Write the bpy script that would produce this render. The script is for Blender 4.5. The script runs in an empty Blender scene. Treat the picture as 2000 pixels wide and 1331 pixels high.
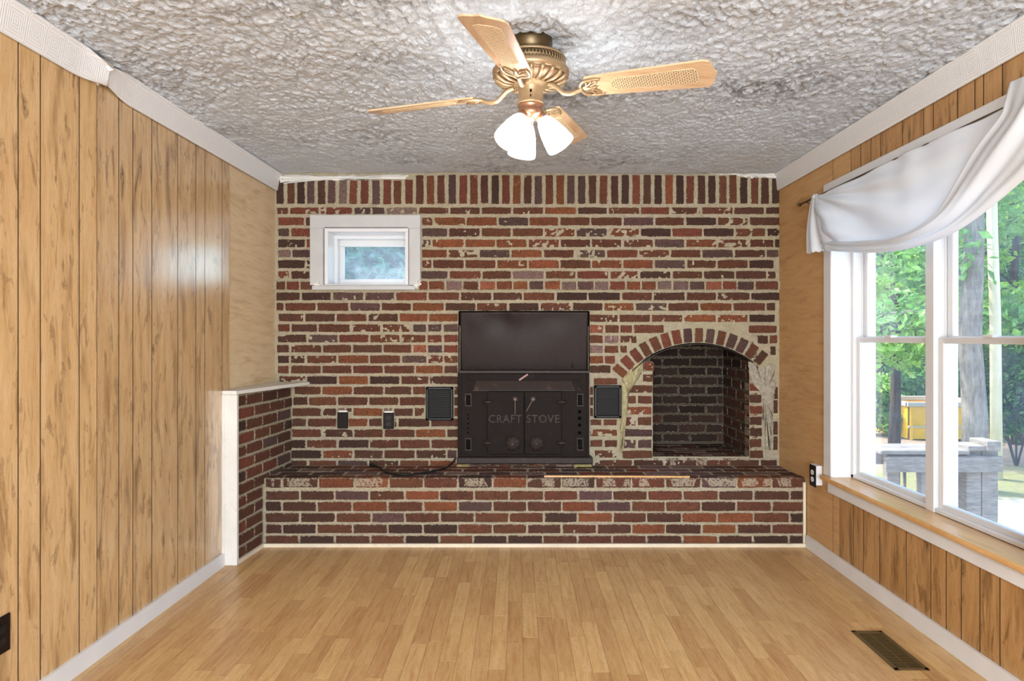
import bpy, bmesh, math, random
import numpy as np
from mathutils import Vector, Matrix, noise as mnoise
random.seed(7); np.random.seed(7)
R = math.radians
scene = bpy.context.scene
COL = scene.collection

# ------------------------------------------------------------------ camera, sky, lights, exposure
F = 1365.0; VX, VY = 1012.0, 660.0; EYE = 1.232
cam_d = bpy.data.cameras.new('camera'); cam = bpy.data.objects.new('camera', cam_d); COL.objects.link(cam)
cam.location = (0, 0, EYE); cam.rotation_euler = (R(90), 0, 0)
cam_d.sensor_width = 36; cam_d.lens = F * 36 / 2000
cam_d.shift_x = (1000 - VX) / 2000; cam_d.shift_y = (VY - 665.5) / 2000
cam_d.clip_start = 0.05; cam_d.clip_end = 200
scene.camera = cam
scene.view_settings.view_transform = 'Standard'; scene.view_settings.look = 'None'
scene.view_settings.gamma = 1; scene.view_settings.use_curve_mapping = False
scene.view_settings.exposure = 0.12
world = bpy.data.worlds.new('world'); scene.world = world; world.use_nodes = True
wn = world.node_tree.nodes; wl = world.node_tree.links
sky = wn.new('ShaderNodeTexSky'); sky.sky_type = 'NISHITA'; sky.sun_disc = False
sky.sun_elevation = R(55); sky.sun_rotation = R(-56); sky.air_density = 1.0; sky.dust_density = 2.0
bgn = wn['Background']; wl.new(sky.outputs[0], bgn.inputs[0]); bgn.inputs[1].default_value = 1.05
sun_d = bpy.data.lights.new('sun', 'SUN'); sun_d.energy = 6.0; sun_d.angle = R(1.0); sun_d.color = (1, .95, .86)
sun = bpy.data.objects.new('sun', sun_d); COL.objects.link(sun)
sun.rotation_euler = Vector((.62, -.42, -1)).to_track_quat('-Z', 'Y').to_euler()
def area(name, loc, direction, sx, sy, power, color):
    d = bpy.data.lights.new(name, 'AREA'); d.shape = 'RECTANGLE'; d.size = sx; d.size_y = sy; d.energy = power; d.color = color
    o = bpy.data.objects.new(name, d); COL.objects.link(o); o.location = loc
    o.rotation_euler = Vector(direction).to_track_quat('-Z', 'Y').to_euler(); return o
# fill lamp added behind the camera to brighten the room and ceiling
area('rear_fill', (0.1, -2.32, 1.25), (0, 1, 0.45), 2.3, 1.9, 330, (.9, .95, 1))
# portals only guide the sky's own light through the two windows in view
for o_ in (area('window_portal', (1.96, 3.05, 1.23), (-1, 0, 0), 1.46, 1.52, 1, (1, 1, 1)), area('small_window_portal', (-.985, 4.90, 1.75), (0, -1, 0), .56, .40, 1, (1, 1, 1))):
    o_.data.cycles.is_portal = True

# ------------------------------------------------------------------ basic helpers
def P(px, py, Y): return Vector(((px - VX) * Y / F, Y, EYE + (VY - py) * Y / F))
def XL(Y): return -1.62 + .0195 * (Y - 2.5)
def dl(px): return (1.62 + .04875) / ((VX - px) / F + .0195)       # depth at which the left wall is seen at px
XR = 1.70
def dr(px, X=XR): return X * F / (px - VX)

def link(o, parent=None, loc=None):
    COL.objects.link(o)
    if parent is not None: o.parent = parent
    if loc is not None: o.location = loc
    return o
def tag(o, label=None, cat=None, group=None, kind=None):
    if label: o['label'] = label
    if cat: o['category'] = cat
    if group: o['group'] = group
    if kind: o['kind'] = kind
    return o
def thing(name, label, cat, loc=(0, 0, 0), group=None, kind=None):
    o = bpy.data.objects.new(name, None); COL.objects.link(o); o.location = loc; o.empty_display_size = .05
    bpy.context.view_layer.update()
    return tag(o, label, cat, group, kind)

class MB:
    """collects world-space geometry, then becomes one mesh object"""
    def __init__(s): s.v = []; s.f = []; s.sm = []
    def add(s, vs, fs, smooth=False):
        n = len(s.v); s.v += [tuple(v) for v in vs]; s.f += [tuple(i + n for i in f) for f in fs]; s.sm += [smooth] * len(fs); return s
    def box(s, a, b, M=None):
        x0, x1 = sorted((a[0], b[0])); y0, y1 = sorted((a[1], b[1])); z0, z1 = sorted((a[2], b[2]))
        vs = [Vector(p) for p in ((x0,y0,z0),(x1,y0,z0),(x1,y1,z0),(x0,y1,z0),(x0,y0,z1),(x1,y0,z1),(x1,y1,z1),(x0,y1,z1))]
        if M: vs = [M @ v for v in vs]
        return s.add(vs, [(0,3,2,1),(4,5,6,7),(0,1,5,4),(1,2,6,5),(2,3,7,6),(3,0,4,7)])
    def bbox(s, a, b, c=.003, M=None):
        """box with chamfered edges"""
        bm = bmesh.new(); bmesh.ops.create_cube(bm, size=1)
        sx, sy, sz = (abs(b[i] - a[i]) for i in range(3)); cx, cy, cz = ((a[i] + b[i]) / 2 for i in range(3))
        for v in bm.verts: v.co = Vector((v.co.x * sx + cx, v.co.y * sy + cy, v.co.z * sz + cz))
        bmesh.ops.bevel(bm, geom=bm.edges[:], offset=min(c, sx * .45, sy * .45, sz * .45), segments=1, affect='EDGES')
        bm.verts.index_update()
        vs = [M @ v.co if M else v.co.copy() for v in bm.verts]; fs = [[v.index for v in f.verts] for f in bm.faces]; bm.free()
        return s.add(vs, fs)
    def prism(s, pts, off):
        """polygon pts (list of Vector) extruded by off"""
        n = len(pts); off = Vector(off); vs = [Vector(p) for p in pts] + [Vector(p) + off for p in pts]
        return s.add(vs, [tuple(range(n))[::-1], tuple(range(n, 2 * n))] + [(i, (i + 1) % n, (i + 1) % n + n, i + n) for i in range(n)])
    def lathe(s, prof, c, n=32, M=None, cap=True):
        """prof: (r,z) list revolved about Z through c"""
        vs = []; c = Vector(c)
        for r, z in prof:
            for i in range(n):
                a = 2 * math.pi * i / n; p = Vector((r * math.cos(a), r * math.sin(a), z))
                if M: p = M @ p
                vs.append(p + c)
        fs = [(j * n + i, j * n + (i + 1) % n, (j + 1) * n + (i + 1) % n, (j + 1) * n + i) for j in range(len(prof) - 1) for i in range(n)]
        s.add(vs, fs, True)
        if cap:
            m = len(s.v) - len(vs)
            s.f += [tuple(m + i for i in range(n))[::-1], tuple(m + (len(prof) - 1) * n + i for i in range(n))]; s.sm += [False, False]
        return s
    def tube(s, pts, r, n=8):
        pts = [Vector(p) for p in pts]; rs = r if isinstance(r, (list, tuple)) else [r] * len(pts)
        vs = []; up = Vector((0, 0, 1)); prev = None
        for i, p in enumerate(pts):
            t = (pts[min(i + 1, len(pts) - 1)] - pts[max(i - 1, 0)]).normalized()
            if prev is None:
                a = t.cross(up if abs(t.z) < .9 else Vector((1, 0, 0))).normalized()
            else:
                a = (prev - t * prev.dot(t)).normalized()
            prev = a; b = t.cross(a)
            for k in range(n):
                w = 2 * math.pi * k / n; vs.append(p + (a * math.cos(w) + b * math.sin(w)) * rs[i])
        m = len(pts)
        fs = [(j * n + k, j * n + (k + 1) % n, (j + 1) * n + (k + 1) % n, (j + 1) * n + k) for j in range(m - 1) for k in range(n)]
        s.add(vs, fs, True); q = len(s.v) - len(vs)
        s.f += [tuple(q + k for k in range(n))[::-1], tuple(q + (m - 1) * n + k for k in range(n))]; s.sm += [False, False]
        return s
    def grid(s, fn, nu, nv, smooth=True):
        vs = [fn(i / nu, j / nv) for j in range(nv + 1) for i in range(nu + 1)]; w = nu + 1
        return s.add(vs, [(j * w + i, j * w + i + 1, (j + 1) * w + i + 1, (j + 1) * w + i) for j in range(nv) for i in range(nu)], smooth)
    def build(s, name, mat, parent=None, fix=True):
        me = bpy.data.meshes.new(name)
        off = parent.matrix_world.translation.copy() if parent is not None else Vector((0, 0, 0))
        me.from_pydata([tuple(Vector(v) - off) for v in s.v], [], s.f)
        me.polygons.foreach_set('use_smooth', s.sm)
        if fix:
            bm = bmesh.new(); bm.from_mesh(me); bmesh.ops.recalc_face_normals(bm, faces=bm.faces); bm.to_mesh(me); bm.free()
        me.materials.append(mat); me.update()
        o = bpy.data.objects.new(name, me); link(o, parent); 
        if parent is not None: bpy.context.view_layer.update()
        return o

def np_mesh(name, verts, quads, mat, parent=None, smooth=False):
    me = bpy.data.meshes.new(name); nv = len(verts); nf = len(quads); k = quads.shape[1]
    me.vertices.add(nv); me.vertices.foreach_set('co', np.asarray(verts, np.float32).ravel())
    me.loops.add(nf * k); me.loops.foreach_set('vertex_index', quads.astype(np.int32).ravel())
    me.polygons.add(nf); me.polygons.foreach_set('loop_start', np.arange(0, nf * k, k, dtype=np.int32))
    me.polygons.foreach_set('loop_total', np.full(nf, k, np.int32)); me.polygons.foreach_set('use_smooth', np.full(nf, smooth))
    me.update(calc_edges=True); me.validate(); me.materials.append(mat)
    o = bpy.data.objects.new(name, me); link(o, parent); return o

def vnoise(shape, cells, seed):
    """smooth value noise on a grid of shape (h,w) with cells (cy,cx)"""
    rs = np.random.RandomState(seed); cy, cx = cells
    g = rs.rand(int(cy) + 3, int(cx) + 3)
    y = np.linspace(0, cy, shape[0]); x = np.linspace(0, cx, shape[1])
    yi = y.astype(int); xi = x.astype(int); fy = (y - yi)[:, None]; fx = (x - xi)[None, :]
    fy = fy * fy * (3 - 2 * fy); fx = fx * fx * (3 - 2 * fx)
    a = g[yi][:, xi]; b = g[yi][:, xi + 1]; c = g[yi + 1][:, xi]; d = g[yi + 1][:, xi + 1]
    return (a * (1 - fx) + b * fx) * (1 - fy) + (c * (1 - fx) + d * fx) * fy

# ------------------------------------------------------------------ materials
def srgb(r, g, b):
    f = lambda c: (c / 255 / 12.92) if c / 255 <= .04045 else ((c / 255 + .055) / 1.055) ** 2.4
    return (f(r), f(g), f(b), 1)
class NT:
    def __init__(s, name):
        s.m = bpy.data.materials.new(name); s.m.use_nodes = True; s.t = s.m.node_tree; s.n = s.t.nodes; s.l = s.t.links
        s.b = s.n['Principled BSDF']; s.out = s.n['Material Output']
    def new(s, typ, **kw):
        n = s.n.new(typ)
        for k, v in kw.items(): setattr(n, k, v)
        return n
    def set(s, sock, v):
        if isinstance(v, bpy.types.NodeSocket): s.l.new(v, sock)
        elif v is not None: sock.default_value = v
    def math(s, op, a, b=None, c=None, clamp=False):
        n = s.new('ShaderNodeMath', operation=op, use_clamp=clamp)
        for i, v in enumerate((a, b, c)):
            if v is not None: s.set(n.inputs[i], v)
        return n.outputs[0]
    def pos(s): return s.new('ShaderNodeNewGeometry').outputs['Position']
    def objc(s): return s.new('ShaderNodeTexCoord').outputs['Object']
    def mapv(s, vec, scale=(1, 1, 1), loc=(0, 0, 0), rot=(0, 0, 0)):
        n = s.new('ShaderNodeMapping'); s.l.new(vec, n.inputs[0]); s.set(n.inputs[1], loc); n.inputs[2].default_value = rot; s.set(n.inputs[3], scale); return n.outputs[0]
    def noise(s, vec, scale=5, detail=4, rough=.55, dist=0, w=None):
        n = s.new('ShaderNodeTexNoise')
        if w is not None: n.noise_dimensions = '4D'; s.set(n.inputs['W'], w)
        s.l.new(vec, n.inputs['Vector']); n.inputs['Scale'].default_value = scale; n.inputs['Detail'].default_value = detail
        n.inputs['Roughness'].default_value = rough; n.inputs['Distortion'].default_value = dist; return n.outputs[0]
    def ramp(s, fac, stops, interp='LINEAR'):
        n = s.new('ShaderNodeValToRGB'); n.color_ramp.interpolation = interp; e = n.color_ramp.elements
        while len(e) < len(stops): e.new(.5)
        for el, (p, c) in zip(e, stops): el.position = p; el.color = c if len(c) == 4 else (*c, 1)
        s.l.new(fac, n.inputs[0]); return n.outputs[0]
    def mix(s, fac, a, b, mode='MIX'):
        n = s.new('ShaderNodeMix', data_type='RGBA', blend_type=mode); s.set(n.inputs[0], fac); s.set(n.inputs[6], a); s.set(n.inputs[7], b); return n.outputs[2]
    def sep(s, vec):
        n = s.new('ShaderNodeSeparateXYZ'); s.l.new(vec, n.inputs[0]); return n.outputs
    def comb(s, x, y, z):
        n = s.new('ShaderNodeCombineXYZ'); s.set(n.inputs[0], x); s.set(n.inputs[1], y); s.set(n.inputs[2], z); return n.outputs[0]
    def bump(s, h, strength=.5, dist=.01, normal=None):
        n = s.new('ShaderNodeBump'); s.set(n.inputs['Strength'], strength); n.inputs['Distance'].default_value = dist; s.l.new(h, n.inputs['Height'])
        if normal: s.l.new(normal, n.inputs['Normal'])
        return n.outputs[0]
    def fin(s, color=None, rough=None, normal=None, metal=None, spec=None):
        if color is not None: s.set(s.b.inputs['Base Color'], color)
        if rough is not None: s.set(s.b.inputs['Roughness'], rough)
        if normal is not None: s.l.new(normal, s.b.inputs['Normal'])
        if metal is not None: s.set(s.b.inputs['Metallic'], metal)
        if spec is not None: s.set(s.b.inputs['Specular IOR Level'], spec)
        return s.m
W4 = lambda c: (c, c, c, 1)

def m_paint(name, col, rough=.45, bump=.15, var=.06, dirt=0):
    t = NT(name); p = t.pos(); n = t.noise(p, 6, 4); f = t.noise(p, 90, 3)
    c2 = tuple(x * (1 - var * 2.5) for x in col[:3]) + (1,)
    c = t.mix(t.ramp(n, [(.3, W4(0)), (.7, W4(1))]), c2, col)
    if dirt: c = t.mix(t.ramp(t.noise(p, 14, 6, .7), [(.58, W4(0)), (.75, W4(dirt))]), c, srgb(150, 135, 110))
    return t.fin(c, rough, t.bump(t.math('ADD', f, n), bump, .002))
def m_metal(name, col, rough=.4, metal=1, bump=.2, scale=60, var=.3, spots=None, spec=.5):
    t = NT(name); p = t.pos(); n = t.noise(p, scale, 4); big = t.noise(p, 9, 4)
    c = t.mix(t.math('MULTIPLY', big, var), col, tuple(x * .45 for x in col[:3]) + (1,))
    if spots: c = t.mix(t.ramp(t.noise(p, 16, 6, .7), [(.56, W4(0)), (.72, W4(.7))]), c, spots)
    return t.fin(c, t.math('MULTIPLY_ADD', n, .2, rough - .1), t.bump(n, bump, .002), metal, spec)

def m_brick(name='brick_clay'):
    t = NT(name); oi = t.new('ShaderNodeObjectInfo'); col = oi.outputs['Color']; al = oi.outputs['Alpha']; rnd = oi.outputs['Random']
    p = t.pos(); ob = t.objc()
    w = t.math('MULTIPLY', rnd, 37.)
    n1 = t.noise(ob, 26, 5, .65, w=w); n2 = t.noise(p, 170, 3, .6); n3 = t.noise(p, 420, 2, .6)
    c = t.mix(t.ramp(n1, [(.3, W4(0)), (.72, W4(1))]), t.mix(.5, col, srgb(58, 38, 32)), col)
    c = t.mix(t.ramp(n2, [(.35, W4(.62)), (.60, W4(0))]), c, srgb(40, 26, 22))
    c = t.mix(t.ramp(n3, [(.60, W4(0)), (.78, W4(.42))]), c, srgb(188, 146, 118))
    at = lambda nm: t.new('ShaderNodeAttribute', attribute_name=nm).outputs['Fac']
    g = t.sep(t.new('ShaderNodeTexCoord').outputs['Generated'])
    ex = t.math('MULTIPLY', t.math('MINIMUM', g[0], t.math('SUBTRACT', 1, g[0])), at('bw'))
    ez = t.math('MULTIPLY', t.math('MINIMUM', g[2], t.math('SUBTRACT', 1, g[2])), at('bh'))
    d = t.math('MINIMUM', ex, ez)
    nn = t.noise(p, 75, 4, .7)
    thr = t.math('MULTIPLY', t.math('SUBTRACT', nn, .40), .034)                       # smears of mortar at the arrises
    edge = t.math('MULTIPLY', t.math('SUBTRACT', thr, d), 420, clamp=True)
    sm = t.noise(p, 34, 6, .72)
    smear = t.math('MULTIPLY', t.math('SUBTRACT', t.math('ADD', sm, t.math('MULTIPLY', t.math('SUBTRACT', t.noise(p, 150, 4, .8), .5), .3)), t.math('SUBTRACT', .80, t.math('MULTIPLY', al, .3))), 2.6, clamp=True)
    mort = t.mix(t.noise(p, 40, 3), srgb(140, 126, 104), srgb(190, 178, 156))
    k = t.math('MAXIMUM', t.math('MULTIPLY', edge, .75), t.math('MULTIPLY', smear, .6), clamp=True)
    c = t.mix(k, c, mort)
    h = t.math('ADD', t.math('MULTIPLY', n2, .8), t.math('ADD', n3, t.math('MULTIPLY', nn, .5)))
    return t.fin(c, .82, t.bump(h, .75, .004), spec=.25)
def m_mortar(name='mortar', dark=0):
    t = NT(name); p = t.pos(); a = t.noise(p, 30, 5, .7); b = t.noise(p, 130, 4, .7); big = t.noise(p, 2.2, 3)
    c = t.mix(a, srgb(132, 120, 98), srgb(196, 186, 164))
    c = t.mix(t.ramp(big, [(.4, W4(0)), (.7, W4(.5))]), c, srgb(172, 166, 128))
    c = t.mix(t.ramp(b, [(.3, W4(.6)), (.5, W4(0))]), c, srgb(112, 100, 84))
    if dark: c = t.mix(dark, c, srgb(50, 42, 36))
    return t.fin(c, .9, t.bump(t.math('ADD', a, b), .8, .006), spec=.2)

def m_panel(name, lo, mid, hi, dark, rough=.3, grain_axis='z', s=1.0, knots=True, coat=0):
    """printed wood-grain: long streaks, cathedral lines and knots, different on every board"""
    t = NT(name); oi = t.new('ShaderNodeObjectInfo'); rnd = t.math('MULTIPLY', oi.outputs['Random'], 53.)
    p = t.pos(); x, y, z = t.sep(p)
    if grain_axis == 'z': v = t.comb(t.math('ADD', x, y), rnd, t.math('MULTIPLY', z, .11))
    elif grain_axis == 'h': v = t.comb(t.math('ADD', z, t.math('MULTIPLY', y, .02)), rnd, t.math('MULTIPLY', y, .11))
    elif grain_axis == 'y': v = t.comb(x, rnd, t.math('MULTIPLY', y, .11))
    else: v = t.comb(y, rnd, t.math('MULTIPLY', x, .11))
    warp = t.noise(t.mapv(v, (1, 1, 3)), 3.2 * s, 3, .5)
    v2 = t.comb(t.math('ADD', t.sep(v)[0], t.math('MULTIPLY', warp, .11)), rnd, t.sep(v)[2])
    st = t.noise(v2, 30 * s, 7, .68)
    fine = t.noise(v, 260 * s, 4, .75)
    broad = t.noise(t.mapv(v2, (1, 1, 1.4)), 13 * s, 4, .55)
    c = t.ramp(st, [(.30, lo), (.46, mid), (.70, hi)])
    c = t.mix(t.ramp(fine, [(.33, W4(.5)), (.5, W4(0))]), c, lo)
    c = t.mix(t.ramp(broad, [(.30, W4(.8)), (.42, W4(.1)), (.46, W4(0))]), c, t.mix(.5, dark, lo))
    streak = t.noise(t.mapv(v2, (1, 1, .6)), 42 * s, 5, .6)
    if knots: c = t.mix(t.ramp(streak, [(.66, W4(0)), (.76, W4(.85))]), c, dark)
    if knots:
        kn = t.noise(t.mapv(v2, (1, 1, 2.2)), 13 * s, 5, .62, 2.2)
        m = t.ramp(kn, [(.57, W4(0)), (.60, W4(.5)), (.615, W4(.1)), (.64, W4(.75)), (.66, W4(.25)), (.70, W4(.9))])
        c = t.mix(m, c, dark)
    h = t.math('ADD', fine, t.math('MULTIPLY', st, .6))
    t.fin(c, t.math('MULTIPLY_ADD', fine, .12, rough - .06), t.bump(h, .12, .0012), spec=.5)
    if coat: t.b.inputs['Coat Weight'].default_value = coat; t.b.inputs['Coat Roughness'].default_value = .21; t.b.inputs['Coat IOR'].default_value = 2.3
    return t.m

def m_floor():
    t = NT('laminate_oak'); oi = t.new('ShaderNodeObjectInfo'); rnd = t.math('MULTIPLY', oi.outputs['Random'], 61.)
    x, y, z = t.sep(t.pos()); v = t.comb(x, t.math('MULTIPLY', y, .09), rnd)
    warp = t.noise(t.mapv(v, (1, 4, 1)), 6, 3)
    v2 = t.comb(t.math('ADD', x, t.math('MULTIPLY', warp, .05)), t.math('MULTIPLY', y, .09), rnd)
    st = t.noise(v2, 60, 5, .6); fine = t.noise(v, 330, 3, .7)
    c = t.ramp(st, [(.3, srgb(188, 148, 96)), (.45, srgb(207, 171, 117)), (.62, srgb(217, 185, 133))])
    c = t.mix(t.ramp(fine, [(.35, W4(.5)), (.5, W4(0))]), c, srgb(178, 134, 92))
    c = t.mix(.85, c, t.mix(oi.outputs['Random'], srgb(222, 205, 190), srgb(255, 252, 244)), 'MULTIPLY')
    return t.fin(c, .36, t.bump(fine, .06, .001), spec=.45)

def m_ceiling():
    t = NT('ceiling_texture'); p = t.mapv(t.pos(), (1, .6, 1)); a = t.noise(p, 26, 6, .7); b = t.noise(p, 90, 4, .7); big = t.noise(p, 3.0, 4, .6)
    mus = t.new('ShaderNodeTexNoise'); t.l.new(t.mapv(p, (1, 2.2, 1)), mus.inputs['Vector']); mus.inputs['Scale'].default_value = 1.1; mus.inputs['Detail'].default_value = 5
    c = t.mix(a, srgb(222, 231, 242), srgb(244, 250, 255))
    dirt = t.math('MULTIPLY', t.ramp(mus.outputs[0], [(.52, W4(0)), (.74, W4(1))]), t.ramp(a, [(.42, W4(1)), (.55, W4(0))]))
    c = t.mix(t.math('MULTIPLY', dirt, .85), c, srgb(122, 116, 112))
    return t.fin(c, .9, t.bump(t.math('ADD', a, t.noise(p, 150, 4, .75)), 1.0, .014), spec=.2)
def m_crown():
    t = NT('crown_embossed'); x, y, z = t.sep(t.pos())
    u = t.math('SUBTRACT', t.math('FRACT', t.math('MULTIPLY', y, 11.0)), .5)
    du = t.math('MULTIPLY', t.math('ABSOLUTE', u), .125); dv = t.math('MULTIPLY', t.math('ABSOLUTE', t.math('SUBTRACT', z, 2.243)), 1.15)
    d = t.math('MAXIMUM', du, dv)
    ring = t.math('SINE', t.math('MULTIPLY', d, 2 * math.pi / .0115)); ring = t.math('MULTIPLY_ADD', ring, 1.5, .5, clamp=True)
    c = t.mix(t.math('MULTIPLY', ring, .5), srgb(232, 234, 236), srgb(208, 210, 212))
    return t.fin(c, .45, t.bump(ring, .5, .002))
def m_glass(name='window_glass', haze=0.02, tint=(1, 1, 1, 1)):
    t = NT(name); tr = t.new('ShaderNodeBsdfTransparent'); tr.inputs[0].default_value = tint
    gl = t.new('ShaderNodeBsdfGlossy'); gl.inputs['Roughness'].default_value = .01
    lw = t.new('ShaderNodeLayerWeight'); lw.inputs[0].default_value = .5
    fr = t.math('MULTIPLY_ADD', t.math('POWER', lw.outputs['Facing'], 4.5), .8, .03)
    mx = t.new('ShaderNodeMixShader'); t.l.new(fr, mx.inputs[0]); t.l.new(tr.outputs[0], mx.inputs[1]); t.l.new(gl.outputs[0], mx.inputs[2])
    df = t.new('ShaderNodeBsdfTranslucent'); df.inputs[0].default_value = (.75, .85, 1, 1)
    m2 = t.new('ShaderNodeMixShader'); t.set(m2.inputs[0], t.math('MULTIPLY', t.noise(t.pos(), 9, 4), haze * 2)); t.l.new(mx.outputs[0], m2.inputs[1]); t.l.new(df.outputs[0], m2.inputs[2])
    t.l.new(m2.outputs[0], t.out.inputs[0]); return t.m
def m_cloth():
    t = NT('sheer_white_cloth'); x, y, z = t.sep(t.pos()); p = t.pos()
    w = t.noise(p, 700, 2)
    d = t.new('ShaderNodeBsdfDiffuse'); d.inputs[0].default_value = srgb(238, 242, 246)
    s = t.new('ShaderNodeBsdfTranslucent'); s.inputs[0].default_value = srgb(238, 241, 245)
    m = t.new('ShaderNodeMixShader'); m.inputs[0].default_value = .42
    bp = t.bump(w, .15, .001); t.l.new(bp, d.inputs['Normal'])
    t.l.new(d.outputs[0], m.inputs[1]); t.l.new(s.outputs[0], m.inputs[2]); t.l.new(m.outputs[0], t.out.inputs[0]); return t.m
def m_leaf(name, a, b, c3):
    t = NT(name); p = t.pos(); n = t.noise(p, 1.6, 4, .7); n2 = t.noise(p, 12, 3, .7)
    c = t.mix(t.ramp(n, [(.35, W4(0)), (.65, W4(1))]), a, b); c = t.mix(t.ramp(n2, [(.5, W4(0)), (.75, W4(.8))]), c, c3)
    d = t.new('ShaderNodeBsdfPrincipled'); t.l.new(c, d.inputs['Base Color']); d.inputs['Roughness'].default_value = .45
    s = t.new('ShaderNodeBsdfTranslucent'); t.l.new(c, s.inputs[0])
    m = t.new('ShaderNodeMixShader'); m.inputs[0].default_value = .4
    t.l.new(d.outputs[0], m.inputs[1]); t.l.new(s.outputs[0], m.inputs[2]); t.l.new(m.outputs[0], t.out.inputs[0]); return t.m
def m_rough(name, a, b, scale=20, rough=.9, bump=.6, stretch=(1, 1, 1)):
    t = NT(name); p = t.mapv(t.pos(), stretch); n = t.noise(p, scale, 6, .65)
    return t.fin(t.mix(t.ramp(n, [(.3, W4(0)), (.7, W4(1))]), a, b), rough, t.bump(n, bump, .01), spec=.2)
def m_emit(name, col, s):
    t = NT(name); t.b.inputs['Emission Color'].default_value = col; t.b.inputs['Emission Strength'].default_value = s
    return t.fin(srgb(245, 245, 240), .4)

BRICK = m_brick(); MORTAR = m_mortar(); MORTAR_DARK = m_mortar('dark_mortar', .8)  # darker mortar copy, firebox soot and shade mixed into its colour
PATCH = m_rough('grey_parge', srgb(138, 128, 112), srgb(184, 176, 160), 45, .9, .9)
PANEL_L = m_panel('oak_panelling', srgb(176, 138, 88), srgb(204, 168, 119), srgb(218, 188, 143), srgb(106, 74, 44), .36, s=1.0, coat=.85)
PANEL_M = m_panel('oak_panelling_matt', srgb(176, 138, 88), srgb(204, 168, 119), srgb(218, 188, 143), srgb(106, 74, 44), .42, s=1.0)
PANEL_R = m_panel('oak_panelling_amber', srgb(146, 104, 58), srgb(178, 136, 86), srgb(196, 156, 106), srgb(72, 48, 28), .4, s=1.0)
PLY = m_panel('bare_plywood', srgb(196, 158, 104), srgb(212, 176, 124), srgb(222, 188, 138), srgb(176, 136, 84), .55, s=.55, knots=False)
PLY_H = m_panel('plywood_cross_grain', srgb(196, 168, 128), srgb(214, 190, 152), srgb(224, 203, 168), srgb(178, 146, 104), .6, 'h', s=1.5, knots=False)
SILLW = m_panel('sill_oak', srgb(196, 142, 84), srgb(214, 166, 106), srgb(226, 184, 128), srgb(170, 116, 62), .3, 'y', s=.8, knots=False)
BLADE = m_panel('blade_oak', srgb(176, 128, 78), srgb(200, 154, 104), srgb(214, 174, 128), srgb(140, 96, 56), .35, 'x', s=1.2, knots=False)
GROOVE = m_paint('groove_dark', srgb(60, 36, 14), .8, .1)
FLOOR = m_floor()
WHITE = m_paint('white_paint', srgb(226, 227, 228), .4, .1, .03)
OFFWHITE = m_paint('offwhite_paint', srgb(222, 219, 212), .5, .3, .05, .35)
CREAM = m_paint('cream_paint', srgb(222, 210, 186), .5, .25, .05, .4)
VINYL = m_paint('window_vinyl', srgb(220, 221, 222), .3, .02, .02)
CEIL = m_ceiling(); CROWN = m_crown()
GLASS = m_glass(haze=.03); GLASS_HAZY = m_glass('hazy_glass', .10, (.88, .96, .99, 1)); CLOTH = m_cloth()
BRASS = m_metal('antique_brass', srgb(172, 146, 112), .4, .5, .1, 40, .45)
BRASS_BOWL = m_metal('bowl_brass', srgb(136, 108, 80), .42, .5, .1, 40, .45)
BRASS_DK = m_metal('dark_antique_brass', srgb(104, 88, 62), .4, .8, .1, 40, .6)
BRASS_ROSE = m_metal('rosy_brass', srgb(168, 126, 100), .3, .8, .05, 40, .3)
IRON = m_metal('black_iron', srgb(30, 22, 19), .62, 0, .5, 160, .4, srgb(46, 33, 26), .12)
IRON_TRIM = m_metal('worn_iron', srgb(52, 42, 38), .5, 0, .5, 120, .6, srgb(90, 72, 64), .25)
HOODM = m_metal('hood_enamel', srgb(38, 24, 21), .26, 0, .7, 260, .3, None, .16)
BLACKP = m_metal('black_plastic', srgb(20, 21, 22), .42, 0, .1, 90, .1, None, .25)
DKBROWN = m_metal('brown_plate', srgb(30, 20, 17), .5, 0, .1, 90, .2, None, .15)
SLATB = m_metal('black_slat', srgb(62, 62, 62), .4, 0, .1, 90, .1, None, .5)
VOID = m_metal('black_void', srgb(8, 7, 6), .9, 0, .1, 60, .1, None, .05)  # near-black stands in for shade inside openings; also small black parts
YELB = m_rough('firebrick', srgb(186, 168, 104), srgb(214, 198, 140), 50)
CANE = m_rough('woven_cane', srgb(206, 180, 142), srgb(224, 202, 168), 90, .7, .3)
CANE_BACK = m_rough('cane_shadow', srgb(96, 74, 52), srgb(120, 94, 66), 90, .8, .2)
SHADE = m_emit('lit_glass_shade', (1, .99, .98, 1), 24)
REG = m_metal('register_bronze', srgb(120, 100, 62), .4, .6, .1, 60, .2)
WEATHER = m_rough('weathered_wood', srgb(104, 101, 94), srgb(146, 143, 134), 9, .85, .5, (1, 1, 6))
BARK = m_rough('bark', srgb(54, 46, 38), srgb(92, 82, 70), 6, .95, 1, (3, 3, .6))
BARK_GREY = m_rough('grey_bark', srgb(92, 88, 80), srgb(140, 136, 126), 6, .95, 1, (3, 3, .6))
POLEM = m_rough('pale_pole', srgb(188, 184, 156), srgb(208, 204, 178), 5, .8, .3, (3, 3, .5))
YELLOW = m_paint('yellow_steel', srgb(232, 184, 20), .45, .2, .06, .3)
LEAF = [m_leaf('leaves_bright', srgb(96, 152, 50), srgb(150, 198, 76), srgb(196, 226, 128)),
        m_leaf('leaves_mid', srgb(72, 130, 54), srgb(118, 172, 80), srgb(172, 210, 134)),
        m_leaf('leaves_dark', srgb(44, 88, 44), srgb(78, 128, 62), srgb(120, 164, 98)),
        m_leaf('leaves_blue', srgb(60, 118, 96), srgb(98, 152, 120), srgb(150, 190, 160))]
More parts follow.
